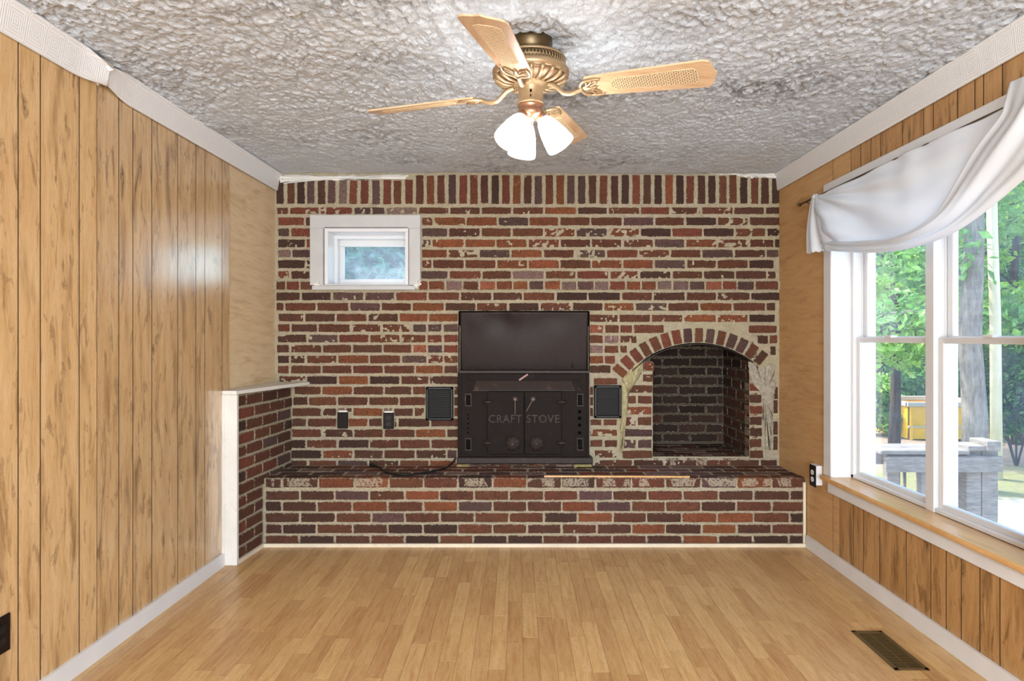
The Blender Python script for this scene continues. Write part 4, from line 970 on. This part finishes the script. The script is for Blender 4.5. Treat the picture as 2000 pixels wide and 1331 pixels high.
# power cord on the hearth
def onh(px, py, z=HZ + .006):
    d = (EYE - z) * F / (py - VY); return Vector(((px - VX) * d / F, min(d, YB - .03), z))
cp = [P(890, 895, 4.50), P(886, 902, 4.49), onh(874, 913), onh(866, 916), onh(850, 920.5), onh(835, 923), onh(818, 925.5), onh(800, 927.5), onh(783, 928), onh(768, 927), onh(757, 924), onh(750, 920), onh(744, 915.5), onh(737, 912), onh(730, 910)]
def smooth(pts, n=5):
    out = []
    for i in range(len(pts) - 1):
        p0, p1, p2, p3 = pts[max(i - 1, 0)], pts[i], pts[i + 1], pts[min(i + 2, len(pts) - 1)]
        for k in range(n):
            t = k / n; out.append(.5 * ((2 * p1) + (p2 - p0) * t + (2 * p0 - 5 * p1 + 4 * p2 - p3) * t * t + (3 * p1 - p0 - 3 * p2 + p3) * t ** 3))
    return out + [pts[-1]]
cord = thing('power_cord', 'black power cord with a plug lying on the hearth left of the stove', 'cord', cp[8])
m = MB(); m.tube(smooth(cp), .0058, 8); m.build('cable', BLACKP, cord)
m = MB(); e = cp[-1]; d = (cp[-1] - cp[-2]).normalized(); m.tube([e, e + d * .012, e + d * .034, e + d * .04], [.007, .012, .014, .012], 10)
for s in (-1, 1):
    sd = Vector((-d.y, d.x, 0)) * .006 * s; m.tube([e + d * .04 + sd, e + d * .056 + sd], .0016, 6)
m.build('plug', BLACKP, cord)
m = MB(); a, b = onh(1063, 932, HZ + .006), onh(1347, 936.5, HZ + .006)
a = Vector((px2x(1063, 4.15), 4.15, HZ)); b = Vector((px2x(1347, 4.13), 4.128, HZ)); d = (b - a).normalized(); nn = Vector((-d.y, d.x, 0)) * .011
m.prism([a - nn, b - nn * .3, b + nn, a + nn], (0, 0, .009))
tag(m.build('wood_lath', SILLW), 'thin yellow wooden lath lying on the front edge of the hearth', 'wood strip')
# floor register
def fl(px, py): d = EYE * F / (py - VY); return Vector(((px - VX) * d / F, d, 0))
c0, c1, c2_, c3 = fl(1665, 1234), fl(1724, 1233.5), fl(1814, 1311), fl(1746, 1312)
rx0, rx1 = (c0.x + c3.x) / 2, (c1.x + c2_.x) / 2; ry0, ry1 = c2_.y, c0.y
reg = thing('floor_register', 'bronze slotted floor register in the laminate near the window wall', 'vent', ((rx0 + rx1) / 2, (ry0 + ry1) / 2, 0))
m = MB(); w = .017
m.bbox((rx0, ry0, 0), (rx1, ry0 + w, .004), .0015); m.bbox((rx0, ry1 - w, 0), (rx1, ry1, .004), .0015); m.bbox((rx0, ry0, 0), (rx0 + w, ry1, .004), .0015); m.bbox((rx1 - w, ry0, 0), (rx1, ry1, .004), .0015)
m.build('frame', REG, reg)
m = MB(); m.box((rx0 + .01, ry0 + .01, .0002), (rx1 - .01, ry1 - .01, .0008)); m.build('duct_opening', VOID, reg)
ns = 24
for k in range(ns):
    y = ry0 + w + (k + .5) * (ry1 - ry0 - 2 * w) / ns; m = MB(); m.box((rx0 + w, y - .0032, .0012), (rx1 - w, y + .0012, .0034)); m.build('slat', REG, reg)
m = MB(); ym = (ry0 + ry1) / 2 - .005; m.box(((rx0 + rx1) / 2 - .003, ry0 + w, .001), ((rx0 + rx1) / 2 + .001, ry1 - w, .0028)); m.build('centre_bar', REG, reg)

# ------------------------------------------------------------------ ceiling fan
fx, fy = .045, 2.505
fan = thing('ceiling_fan', 'antique brass ceiling fan with cane inset oak blades and three lit shades', 'ceiling fan', (fx, fy, 2.30))
C0 = Vector((fx, fy, 0))
m = MB(); m.lathe([(.078, 2.302), (.078, 2.285), (.074, 2.262), (.066, 2.248), (.050, 2.240), (.050, 2.226)], C0, 40); m.build('canopy', BRASS_DK, fan)
m = MB(); m.lathe([(.06, 2.236), (.108, 2.236), (.122, 2.232), (.127, 2.226), (.126, 2.222)], C0, 48)
m.lathe([(.126, 2.197), (.131, 2.194), (.138, 2.186), (.138, 2.176), (.134, 2.170), (.131, 2.166)], C0, 48)
m.build('motor_housing', BRASS, fan)
m = MB(); m.lathe([(.122, 2.224), (.122, 2.196)], C0, 48); m.build('vent_band', BRASS_DK, fan)
m = MB()
for k in range(64):
    a = 2 * math.pi * k / 64; b = a + .075
    for (s, e) in ((a, b), (b, a)):
        m.tube([C0 + Vector((.1245 * math.cos(s), .1245 * math.sin(s), 2.223)), C0 + Vector((.1255 * math.cos(e), .1255 * math.sin(e), 2.196))], .0013, 4)
tag(m.build('vent_mesh', BRASS, fan), kind='stuff')
m = MB(); m.lathe([(.128, 2.168), (.118, 2.157), (.095, 2.146), (.060, 2.141)], C0, 48); m.build('lower_bowl', BRASS_BOWL, fan)
for k in range(20):
    a = 2 * math.pi * k / 20; m = MB(); cs, sn = math.cos(a), math.sin(a)
    m.tube([C0 + Vector((cs * r_, sn * r_, z)) for r_, z in ((.131, 2.166), (.120, 2.153), (.096, 2.141), (.064, 2.137))], [.0075, .0085, .0065, .0045], 6); m.build('rib', BRASS, fan)
m = MB(); m.lathe([(.058, 2.150), (.064, 2.142), (.062, 2.134), (.046, 2.130), (.046, 2.122), (.0445, 2.118), (.0445, 2.078), (.047, 2.074), (.048, 2.066)], C0, 36); m.build('switch_housing', BRASS, fan)
m = MB(); m.lathe([(.047, 2.066), (.047, 2.060), (.040, 2.050), (.045, 2.046), (.046, 2.032), (.038, 2.020), (.020, 2.012), (.008, 2.010)], C0, 36); m.build('light_fitter', BRASS_ROSE, fan)
m = MB(); m.box((fx - .004, fy - .0465, 2.098), (fx + .003, fy - .043, 2.108)); m.tube([C0 + Vector((-.001, -.0455, 2.09)), C0 + Vector((-.001, -.0455, 2.082))], .002, 6); m.build('fan_switch', VOID, fan)
ZB = 2.112
def blade_pt(th, r_, w, dz=0):
    d = Vector((math.cos(th), math.sin(th), 0)); n_ = Vector((-math.sin(th), math.cos(th), 0))
    return C0 + d * r_ + n_ * w + Vector((0, 0, ZB - math.tan(R(13)) * w + dz - (r_ - .2) * .02))
def blade_outline():
    h_ = [(r__, w__ * 1.1) for r__, w__ in [(.205, .040), (.212, .047), (.235, .050), (.30, .0535), (.40, .058), (.50, .062), (.575, .0655), (.605, .066), (.622, .060), (.630, .046), (.632, .040), (.634, .028), (.637, .016), (.645, .0)]]
    return h_ + [(r_, -w) for r_, w in h_[-2::-1]]
for k in range(4):
    th = R((-20, 72, 162.5, -103.5)[k])
    m = MB(); ol = blade_outline(); n_ = len(ol)
    top = [blade_pt(th, r_, w, .0) for r_, w in ol]; bot = [blade_pt(th, r_, w, -.006) for r_, w in ol]
    m.add(top + bot, [tuple(range(n_)), tuple(range(n_, 2 * n_))[::-1]] + [(i, (i + 1) % n_, (i + 1) % n_ + n_, i + n_) for i in range(n_)])
    bl = m.build('blade', m_panel('blade_oak_%d' % k, srgb(180, 146, 110), srgb(202, 170, 134), srgb(214, 186, 152), srgb(154, 118, 84), .35, 'y' if k % 2 else 'x', s=1.3, knots=False), fan)
    # cane panel: rounded backing, rim and woven strips
    def cane_half(r_):
        t = (r_ - .295) / (.585 - .295); hw_ = .030 + .012 * t
        e = min(r_ - .295, .585 - r_); return hw_ * (1 if e > .02 else math.sqrt(max(0, 1 - (1 - e / .02) ** 2)) * .55 + .45 * (1 if e > 0 else 0))
    rr = [.2951 + (.5849 - .2951) * i / 24 for i in range(25)]
    pts = [(r_, cane_half(r_)) for r_ in rr] + [(r_, -cane_half(r_)) for r_ in rr[::-1]]
    m = MB(); m.prism([blade_pt(th, r_, w, -.0064) for r_, w in pts], (0, 0, -.0004)); ci = m.build('cane_panel', CANE_BACK, bl)
    m = MB(); m.tube([blade_pt(th, r_, w, -.0066) for r_, w in pts + pts[:1]], .0010, 5)
    st = []
    for j in range(-5, 6):
        w = j * .0078; seg = [r_ for r_ in [.296 + i * (.584 - .296) / 60 for i in range(61)] if cane_half(r_) > abs(w)]
        if seg: st.append(((seg[0], w), (seg[-1], w)))
    r_ = .302
    while r_ < .583: st.append(((r_, -cane_half(r_)), (r_, cane_half(r_)))); r_ += .0078
    r_ = .25
    while r_ < .62:
        for sg in (1, -1):
            seg = [(r_ + t, sg * t) for t in np.linspace(-.05, .05, 41) if .296 < r_ + t < .584 and cane_half(r_ + t) > abs(t)]
            if len(seg) > 2: st.append((seg[0], seg[-1]))
        r_ += .0156
    for (p, q) in st:
        a, b = blade_pt(th, p[0], p[1], -.0072), blade_pt(th, q[0], q[1], -.0072); d = (b - a).normalized(); sd = d.cross(Vector((0, 0, 1))).normalized() * .0010
        m.prism([a - sd, b - sd, b + sd, a + sd], (0, 0, -.0006))
    w_ = m.build('cane_weave', CANE, bl); tag(w_, kind='stuff')
    # blade iron: curved arm and scrolled plate
    dv = Vector((math.cos(th), math.sin(th), 0)); iron = MB()
    arm = [C0 + dv * r_ + Vector((0, 0, z)) for r_, z in ((.062, 2.134), (.085, 2.128), (.105, 2.112), (.125, 2.094), (.150, 2.090), (.172, 2.095), (.192, 2.100))]
    iron.tube(smooth(arm, 3), [.0085] * 19, 8)
    for sgn in (-1, 1):
        iron.tube(smooth([blade_pt(th, .185, 0, -.010), blade_pt(th, .190, .022 * sgn, -.010), blade_pt(th, .205, .040 * sgn, -.010), blade_pt(th, .235, .046 * sgn, -.010), blade_pt(th, .262, .042 * sgn, -.010)], 4), [.006] * 9 + [.005] * 5 + [.004] * 3, 6)
        iron.tube(smooth([blade_pt(th, .192, .004 * sgn, -.010), blade_pt(th, .215, .016 * sgn, -.010), blade_pt(th, .230, .034 * sgn, -.010), blade_pt(th, .224, .044 * sgn, -.010)], 4), .0042, 6)
        iron.tube(smooth([blade_pt(th, .222, .010 * sgn, -.010), blade_pt(th, .240, .020 * sgn, -.010), blade_pt(th, .250, .036 * sgn, -.010)], 4), .0036, 6)
    iron.tube([blade_pt(th, .186, 0, -.010), blade_pt(th, .236, 0, -.010), blade_pt(th, .244, 0, -.010)], [.008, .006, .003], 8)
    iron.tube([blade_pt(th, .214, -.038, -.010), blade_pt(th, .206, 0, -.011), blade_pt(th, .214, .038, -.010)], .004, 6)
    iron.build('blade_iron', BRASS, fan)
for az_, tl in ((R(224), R(35)), (R(348), R(34)), (R(108), R(32))):
    dh = Vector((math.cos(az_), math.sin(az_), 0)); d = (dh * math.sin(tl) + Vector((0, 0, -math.cos(tl)))).normalized()
    base = C0 + dh * .036 + Vector((0, 0, 2.024)); q = Vector((0, 0, -1)).rotation_difference(d).to_matrix()
    m = MB(); m.lathe([(.010, .02), (.015, .006), (.020, 0), (.021, -.014), (.017, -.020)], base, 20, q); m.build('socket_cup', BRASS_ROSE, fan)
    m = MB(); pr_ = [(.018, -.012), (.026, -.022), (.034, -.040), (.041, -.063), (.047, -.092), (.0515, -.120), (.052, -.132)]
    m.lathe(pr_ + [(r_ - .002, z) for r_, z in pr_[::-1]], base, 28, q, cap=False); s_ = m.build('light_shade', SHADE, fan)
    m = MB(); m.lathe([(.009, -.018), (.010, -.035), (.019, -.060), (.024, -.078), (.019, -.096), (.006, -.103)], base, 16, q); m.build('bulb', m_emit('bulb_glow', (1, .97, .92, 1), 9), fan)
m = MB(); m.tube([C0 + Vector((.006, -.03, 2.02)), C0 + Vector((.006, -.03, 1.870))], .0011, 5)
for k in range(26): m.lathe([(.0006, -.0018), (.0018, 0), (.0006, .0018)], C0 + Vector((.006, -.03, 2.016 - k * .0056)), 6)
m.build('pull_chain', m_metal('chain_white', srgb(225, 220, 210), .4, .4, .05), fan)

# ------------------------------------------------------------------ curtain rod and scarf valance
rod = thing('curtain_rod', 'thin dark curtain rod mounted above the big window', 'curtain rod', (1.625, 3.0, 2.0))
m = MB(); m.tube([Vector((1.625, 4.03, 2.0)), Vector((1.625, 1.75, 2.0))], .0055, 10); m.build('rod', BRASS_DK, rod)
m = MB(); m.lathe([(.004, .0), (.010, .005), (.012, .012), (.008, .020), (.002, .023)], Vector((1.625, 4.025, 2.0)), 14, Matrix.Rotation(R(-90), 3, 'X')); m.build('finial', BRASS_DK, rod)
for yy in (3.94, 1.85):
    m = MB(); m.tube([Vector((1.625, yy, 1.995)), Vector((1.66, yy, 1.985)), Vector((1.70, yy, 1.985))], .004, 6); m.bbox((1.694, yy - .012, 1.96), (1.699, yy + .012, 2.01), .001); m.build('bracket', BRASS_DK, rod)
m = MB(); m.tube([Vector((1.625, 2.94, 1.985)), Vector((1.66, 2.94, 1.99)), Vector((XR - .015, 2.94, 2.0))], .004, 6); m.build('bracket', BRASS_DK, rod)
val = thing('scarf_valance', 'sheer white scarf valance swagged over the curtain rod', 'curtain', (1.6, 3.0, 2.0))
def W(px, py, X): d = X * F / (px - VX); return Vector((X, d, EYE + (VY - py) * d / F))
def poly(pts, t):
    k = t * (len(pts) - 1); i = min(int(k), len(pts) - 2); f = k - i
    p0, p1, p2, p3 = pts[max(i - 1, 0)], pts[i], pts[i + 1], pts[min(i + 2, len(pts) - 1)]
    return .5 * ((2 * p1) + (p2 - p0) * f + (2 * p0 - 5 * p1 + 4 * p2 - p3) * f * f + (3 * p1 - p0 - 3 * p2 + p3) * f ** 3)
# (a) large swag behind: hangs from the rod and sags in nested curves
top = [Vector((1.618, y, 2.006 - .012 * math.sin((y - 1.8) * 3) ** 2)) for y in (3.80, 3.55, 3.3, 3.08, 2.94, 2.8, 2.6, 2.4, 2.2, 1.95, 1.85)]
botL = [W(1600, 478, 1.61), W(1640, 486, 1.61), W(1690, 489, 1.605), W(1740, 484, 1.60), W(1780, 470, 1.60), W(1820, 446, 1.60), W(1860, 414, 1.60), W(1905, 370, 1.60), W(1960, 320, 1.60), W(2040, 270, 1.60), W(2140, 200, 1.61)]
def swag(u, v):
    a, b = poly(top, u), poly(botL, u); p = a.lerp(b, v)
    env = math.sin(math.pi * min(1, v * 1.02)) ; 
    f = math.sin((v * 3.2 + .35 * math.sin(u * 3)) * math.pi * 1.5) * .011 * (v ** 1.2) * (1 - .5 * u)
    p.x += f - .020 * math.sin(math.pi * v) * (1 - u * .5) + .004 * math.sin(u * 40) * (1 - v)
    # pulled folds radiating from the gathered left end
    p.x += .022 * math.sin(math.atan2(v, u * 1.6 + .02) * 13) * max(0, 1 - u / .62) * min(1, u * 12 + .3) * min(1, v * 4)
    return p
m = MB(); m.grid(swag, 110, 56); a_ = m.build('swag', CLOTH, val, fix=False)
# (b) tail gathered at the left end
tt = [Vector((1.612, y, 2.012)) for y in (3.835, 3.815, 3.80, 3.785)]
tb = [W(1576, 496, 1.60), W(1590, 493, 1.585), W(1612, 490, 1.60), W(1650, 487, 1.60)]
def tail(u, v):
    a, b = poly(tt, u), poly(tb, u); p = a.lerp(b, v ** .9); p.x += -.012 * math.sin(math.pi * v) + math.sin(u * 15) * .010 * v; p.y += math.sin(u * 15 + 1) * .004 * v; p.z += .003 * math.sin(u * 50) * v
    return p
m = MB(); m.grid(tail, 40, 30); m.build('tail', CLOTH, val, fix=False)
m = MB(); m.lathe([(.004, -.03), (.014, -.02), (.018, 0), (.014, .018), (.004, .026)], Vector((1.620, 3.81, 2.0)), 14, Matrix.Rotation(R(90), 3, 'X')); m.build('gather', CLOTH, val)
# (c) band sweeping diagonally in front, thrown over the rod at the near end
Lp = [W(1967, 196, 1.625), W(1972, 160, 1.60), W(1960, 200, 1.58), W(1951, 228, 1.575), W(1905, 289, 1.57), W(1863, 360, 1.57), W(1831, 411, 1.57), W(1791, 443, 1.57), W(1740, 464, 1.575), W(1690, 470, 1.58), W(1640, 472, 1.59), W(1606, 470, 1.60)]
Bp = [W(2180, 110, 1.625), W(2180, 80, 1.60), W(2150, 150, 1.59), W(2090, 240, 1.585), W(2035, 318, 1.58), W(1975, 372, 1.58), W(1915, 421, 1.58), W(1860, 457, 1.58), W(1800, 480, 1.585), W(1740, 492, 1.59), W(1680, 494, 1.597), W(1612, 490, 1.60)]
def band(u, v):
    a, b = poly(Lp, u), poly(Bp, u); p = a.lerp(b, v)
    e = min(1, u * 4) ; amp = .016 * e * (1 - .55 * u)
    p.x += -.012 * math.sin(math.pi * v) * e + amp * math.sin(v * 11 + u * 2.5) * math.sin(math.pi * (.08 + .84 * v)) + .006 * math.sin(v * 27 + 1 - u * 4) * e * (1 - u)
    return p
m = MB(); m.grid(band, 120, 60); m.build('diagonal_fold', CLOTH, val, fix=False)
for o_ in val.children:
    if o_.name.startswith(('swag', 'tail', 'diag')):
        md = o_.modifiers.new('t', 'SOLIDIFY'); md.thickness = .0008

# ------------------------------------------------------------------ outdoors
GZ = -1.0
def m_ground():
    t = NT('yard_ground'); p = t.pos(); x, y, z = t.sep(p); n = t.noise(p, 1.1, 5, .6); f = t.noise(p, 14, 6, .75)
    grav = t.mix(f, srgb(168, 160, 148), srgb(222, 216, 206)); grass = t.mix(f, srgb(92, 98, 60), srgb(158, 158, 112)); lit = t.mix(f, srgb(88, 72, 56), srgb(196, 178, 158))
    edge = t.math('ADD', y, t.math('MULTIPLY', n, 2.0))
    g1 = t.math('MULTIPLY', t.math('SUBTRACT', edge, 10.4), 2.5, clamp=True); g2 = t.math('MULTIPLY', t.math('SUBTRACT', edge, 12.4), 1.2, clamp=True)
    return t.fin(t.mix(g2, t.mix(g1, grav, grass), lit), .95, t.bump(f, .8, .03), spec=.15)
gx, gy = np.meshgrid(np.linspace(-40, 60, 201), np.linspace(-12, 60, 145))
gz = GZ + (vnoise(gx.shape, (30, 40), 77) - .5) * .12 + np.clip(gy - 13, 0, 99) * .004
m_ = (gx > -2.2) & (gx < 2.0) & (gy < 5.7); gz[m_] = GZ
idx = np.arange(gx.size).reshape(gx.shape); q = np.stack([idx[:-1, :-1], idx[:-1, 1:], idx[1:, 1:], idx[1:, :-1]], -1).reshape(-1, 4)
g = np_mesh('ground', np.stack([gx.ravel(), gy.ravel(), gz.ravel()], -1), q, m_ground(), smooth=True)
tag(g, 'pale gravel yard turning to grass and leaf litter under the trees', 'ground', kind='structure')
# deck railing
rl = thing('deck_railing', 'weathered grey wooden deck railing with a thick corner post outside the window', 'railing', (3.9, 6.4, GZ))
def wb(name, a, b, mat=WEATHER, par=rl): m = MB(); m.bbox(a, b, .006); return m.build(name, mat, par)
wb('top_board', (px2x(1719, 6.35), 6.34, .172), (px2x(1893, 6.35), 6.55, .208)); wb('top_board', (px2x(1719, 6.35), 6.56, .172), (px2x(1893, 6.35), 6.77, .208))
wb('rail', (px2x(1731, 6.36), 6.36, .005), (px2x(1960, 6.36), 6.40, .150)); wb('rail', (px2x(1733, 6.36), 6.68, .02), (px2x(1893, 6.36), 6.72, .160))
wb('post', (px2x(1888, 6.42), 6.42, GZ - .05), (px2x(1917, 6.42), 6.56, .20)); wb('post', (px2x(1918, 6.42), 6.42, GZ - .05), (px2x(1950, 6.42), 6.56, .20))
wb('post', (px2x(1733, 6.42), 6.42, GZ - .05), (px2x(1757, 6.42), 6.50, .17)); wb('post', (px2x(1763, 6.42), 6.60, GZ - .05), (px2x(1780, 6.42), 6.68, .17)); wb('post', (px2x(1800, 6.42), 6.42, GZ - .05), (px2x(1822, 6.42), 6.50, .17))
wb('post_cap', (px2x(1889, 6.38), 6.36, .20), (px2x(1925, 6.38), 6.62, .245)); wb('post_cap', (px2x(1923, 6.38), 6.34, .20), (px2x(1950, 6.38), 6.60, .29))
for i in range(5): wb('baluster', (px2x(1760 + 26 * i, 6.7), 6.64, GZ), (px2x(1764 + 26 * i, 6.7), 6.68, .03))
for i in range(4): wb('deck_board', (3.35, 6.42 + i * .095, GZ + .30), (4.4, 6.505 + i * .095, GZ + .335))
# yellow skip
sk = thing('yellow_skip', 'yellow steel skip with a pale rim parked by the trees outside', 'skip', (9.0, 15, GZ))
x0, x1 = px2x(1775, 15), px2x(1936, 15); sy0, sy1 = 15.0, 16.6
m = MB(); zt, zb = EYE - (795 - 660) * 15 / F, EYE - (862 - 660) * 15 / F
for a, b in (((x0, sy0, zb), (x1, sy0 + .05, zt)), ((x0, sy1 - .05, zb), (x1, sy1, zt)), ((x0, sy0, zb), (x0 + .05, sy1, zt)), ((x1 - .05, sy0, zb), (x1, sy1, zt)), ((x0, sy0, zb), (x1, sy1, zb + .05))): m.bbox(a, b, .01)
m.build('body', YELLOW, sk)
m = MB()
for a, b in (((x0 - .04, sy0 - .04, zt), (x1 + .04, sy0 + .06, zt + .10)), ((x0 - .04, sy1 - .06, zt), (x1 + .04, sy1 + .04, zt + .10)), ((x0 - .04, sy0, zt), (x0 + .06, sy1, zt + .10)), ((x1 - .06, sy0, zt), (x1 + .04, sy1, zt + .10))): m.bbox(a, b, .01)
m.build('rim', m_paint('grey_rim', srgb(186, 186, 180), .5, .2), sk)
for zz in (zb + .28, ):
    m = MB(); m.bbox((x0 - .02, sy0 - .03, zz), (x1 + .02, sy0 + .01, zz + .05), .008); m.build('band', m_paint('grey_band', srgb(196, 186, 150), .5, .2), sk)
for xx in (x0 + .02, (x0 + x1) / 2, x1 - .08): m = MB(); m.bbox((xx, sy0 - .025, zb), (xx + .06, sy0 + .01, zt), .006); m.build('stiffener', YELLOW, sk)
m = MB(); m.bbox((x0 + .55, sy0 - .012, zt - .42), (x0 + .75, sy0 + .004, zt - .22), .002); tag(m.build('sign_plate', WHITE, sk), 'small white plate')
for xx in (x0 + .2, x1 - .3):
    m = MB(); m.bbox((xx, sy0 + .1, GZ), (xx + .1, sy1 - .1, zb + .02), .01); m.build('skid', IRON, sk)
# pale pole
m = MB(); px_, py_ = (1944 - VX) * 11 / F, 11.0
m.tube([Vector((px_ + .02, py_, GZ - .1)), Vector((px_, py_, 1.5)), Vector((px_ - .05, py_, 3.0)), Vector((px_ - .09, py_, 7.5))], [.085, .078, .074, .06], 14)
po = m.build('pole', POLEM); tag(po, 'tall pale bare pole standing beyond the deck post outside', 'pole')
# trees and shrubs
def leaves(blobs, n, size, seed, zmin=None, droop=.4):
    rs = np.random.RandomState(seed); tot = sum(b[3] * b[4] * b[5] for b in blobs) ; V = []; 
    for (cx, cy, cz, rx, ry, rz) in blobs:
        k = max(12, int(n * rx * ry * rz / tot)); d = rs.normal(size=(k, 3)); d /= np.linalg.norm(d, axis=1)[:, None]
        rr = rs.rand(k) ** .45; d = d * rr[:, None] * [rx, ry, rz]
        V.append(d + [cx, cy, cz])
    c = np.concatenate(V); k = len(c)
    c += rs.normal(size=(k, 3)) * size * .7
    if zmin is not None: c[:, 2] = np.maximum(c[:, 2], zmin + rs.rand(k) * .2)
    nrm = rs.normal(size=(k, 3)) * [.75, .75, .5] + [0, 0, .8]; nrm /= np.linalg.norm(nrm, axis=1)[:, None]
    a = np.cross(nrm, rs.normal(size=(k, 3))); a /= np.linalg.norm(a, axis=1)[:, None]; b = np.cross(nrm, a)
    s = size * (.6 + rs.rand(k) * .9); a *= s[:, None]; b *= (s * .55)[:, None]
    v = np.stack([c - a, c - b + nrm * size * .15, c + a, c + b + nrm * size * .15], 1).reshape(-1, 3)
    return v, np.arange(4 * k).reshape(-1, 4)
def tree(px, d, H, r, kind, label, lm, nl=5200, trunk=.11, zc=1.6, spread=1.7, lean=0, bark=BARK, size=.085, group=None):
    X0 = (px - VX) * d / F; rs = random.Random(int(px * 7 + d)); o = thing('tree', label, 'tree', (X0, d, GZ), group)
    m = MB(); pts = [Vector((X0 + lean * t + rs.uniform(-.05, .05) * (t > 0), d + rs.uniform(-.05, .05), GZ - .1 + (H + .1) * t)) for t in (0, .12, .25, .4, .55, .7, .85, 1)]
    m.tube(pts, [trunk * k for k in (1.25, 1.0, .9, .8, .68, .52, .36, .15)], 10); tr = m.build('trunk', bark, o)
    blobs = []
    for k in range(14):
        t = rs.uniform(max(.05, (zc - GZ) / H * .55), 1); a = rs.uniform(0, 2 * math.pi); rr = spread * rs.uniform(.4, 1) * (1.1 - .5 * t); base = pts[0].lerp(pts[-1], t)
        tip = base + Vector((math.cos(a) * rr, math.sin(a) * rr, rs.uniform(-.1, .7)))
        m = MB(); m.tube([base, base.lerp(tip, .5) + Vector((0, 0, .12)), tip], [trunk * .3, trunk * .2, trunk * .08], 5); m.build('branch', bark, o)
        blobs.append((tip.x, tip.y, tip.z, rs.uniform(.5, .95) * r, rs.uniform(.5, .95) * r, rs.uniform(.22, .45) * r))
        if k % 2: mid = base.lerp(tip, .6); blobs.append((mid.x, mid.y, mid.z, .5 * r, .5 * r, .3 * r))
    v, q = leaves(blobs, nl, size, int(px + d * 10), GZ); v = v - np.array([X0, d, GZ])
    f = np_mesh('foliage', v, q, lm, o); f['kind'] = 'stuff'; return o
def shrub(px, d, rx, rz, label, lm, n=2600, size=.07, X0=None):
    X0 = (px - VX) * d / F if X0 is None else X0; rs = random.Random(int(px * 3 + d)); o = thing('shrub', label, 'shrub', (X0, d, GZ))
    m = MB()
    for k in range(5):
        a = rs.uniform(0, 6.28); m.tube([Vector((X0, d, GZ - .05)), Vector((X0 + .3 * rx * math.cos(a), d + .3 * rx * math.sin(a), GZ + rz * .6)), Vector((X0 + .7 * rx * math.cos(a), d + .7 * rx * math.sin(a), GZ + rz * 1.2))], [.02, .014, .005], 5)
    m.build('stem', BARK, o)
    blobs = [(X0 + rs.uniform(-.6, .6) * rx, d + rs.uniform(-.5, .5) * rx, GZ + rz * rs.uniform(.3, 1.5), rx * .5, rx * .5, rz * .38) for _ in range(9)]
    v, q = leaves(blobs, n, size, int(px * 5 + d), GZ); f = np_mesh('foliage', v - np.array([X0, d, GZ]), q, lm, o); f['kind'] = 'stuff'; return o
tree(1716, 19, 9, 1.5, 0, 'slim tree seen at the left edge of the left window unit', LEAF[2], 5200, .12)
tree(1746, 14, 8, 1.25, 0, 'dark trunked tree left of the yellow skip, leafy crown', LEAF[0], 7500, .10, zc=2.6)
tree(1797, 18.5, 9, 1.4, 0, 'thin tree directly behind the left end of the skip', LEAF[1], 6000, .09, lean=.5, zc=2.2)
tree(1835, 21, 10, 1.6, 0, 'tree hidden partly by the centre window post', LEAF[0], 6000, .12)
tree(1903, 10.2, 9, 1.2, 0, 'tall grey trunked tree seen through the right window unit', LEAF[1], 6000, .17, zc=3.4, bark=BARK_GREY, size=.075)
tree(1917, 17.5, 9, 1.4, 0, 'dark straight tree behind the right end of the skip', LEAF[2], 6000, .17, zc=2.6)
tree(1936, 18.8, 9, 1.4, 0, 'dark tree just behind the pale pole', LEAF[1], 6000, .15, zc=2.6)
tree(1985, 14.5, 8, 1.3, 0, 'sunlit tree at the right edge of the right window unit', LEAF[0], 6500, .10, zc=1.8)
tree(2080, 12, 8, 1.3, 0, 'tree just outside the view on the right', LEAF[1], 3500, .10)
shrub(1700, 15.8, .7, .8, 'low bright shrub at the left edge of the left window unit', LEAF[0], 3400)
shrub(1765, 17.6, 1.0, .5, 'low shrub just left of the yellow skip', LEAF[1], 3000)
shrub(1830, 18.0, 1.6, .9, 'bushy shrub behind the yellow skip', LEAF[1], 3000)
shrub(1985, 12.2, .75, 1.25, 'dark dense vine covered bush right of the pale pole', LEAF[2], 5500, .05)
shrub(1700, 21, 1.8, .9, 'pale bushy shrub far left under the trees', LEAF[3], 2500)
shrub(1895, 20, 1.5, 1.0, 'dark shrub beyond the right end of the skip', LEAF[2], 2500)
# seen through the small window: a leafy bank
tree(735, 11.5, 5.5, 1.5, 0, 'bluish green tree seen through the small window', LEAF[3], 15000, .10, zc=.6, spread=1.9, size=.085)
tree(640, 15.5, 7, 1.7, 0, 'tree left of the small window view', LEAF[1], 7000, .12, zc=.8, size=.11)
tree(840, 16.0, 7, 1.7, 0, 'tree right of the small window view', LEAF[3], 7000, .12, zc=.8, size=.11)
# far woodland
rs = np.random.RandomState(5); blobs = []
for k in range(120):
    a = rs.uniform(-.35, .95); d = rs.uniform(23, 30)
    if .22 < a < .43: continue                                               # gap added so bright sky reflects on the left wall
    blobs.append((a * d, d, rs.uniform(-1, 9), rs.uniform(1.2, 2.2), rs.uniform(.8, 1.6), rs.uniform(.6, 1.3)))
v, q = leaves(blobs, 60000, .19, 9, GZ)
wd = np_mesh('woodland_foliage', v, q, LEAF[1]); tag(wd, 'dense sunlit woodland foliage far behind the yard', 'woodland', kind='stuff')
for k in range(22):
    a = .42 + .36 * k / 22 + rs.uniform(-.01, .01); d = rs.uniform(22, 27)
    m = MB(); m.tube([Vector((a * d, d, GZ - .1)), Vector((a * d + rs.uniform(-.3, .3), d, 4)), Vector((a * d + rs.uniform(-.5, .5), d, 9))], [.14, .11, .06], 8)
    o = thing('bare_tree', 'thin dark tree trunk standing deep in the woodland', 'tree', (a * d, d, GZ), 'woodland trunks'); m.build('trunk', BARK, o)
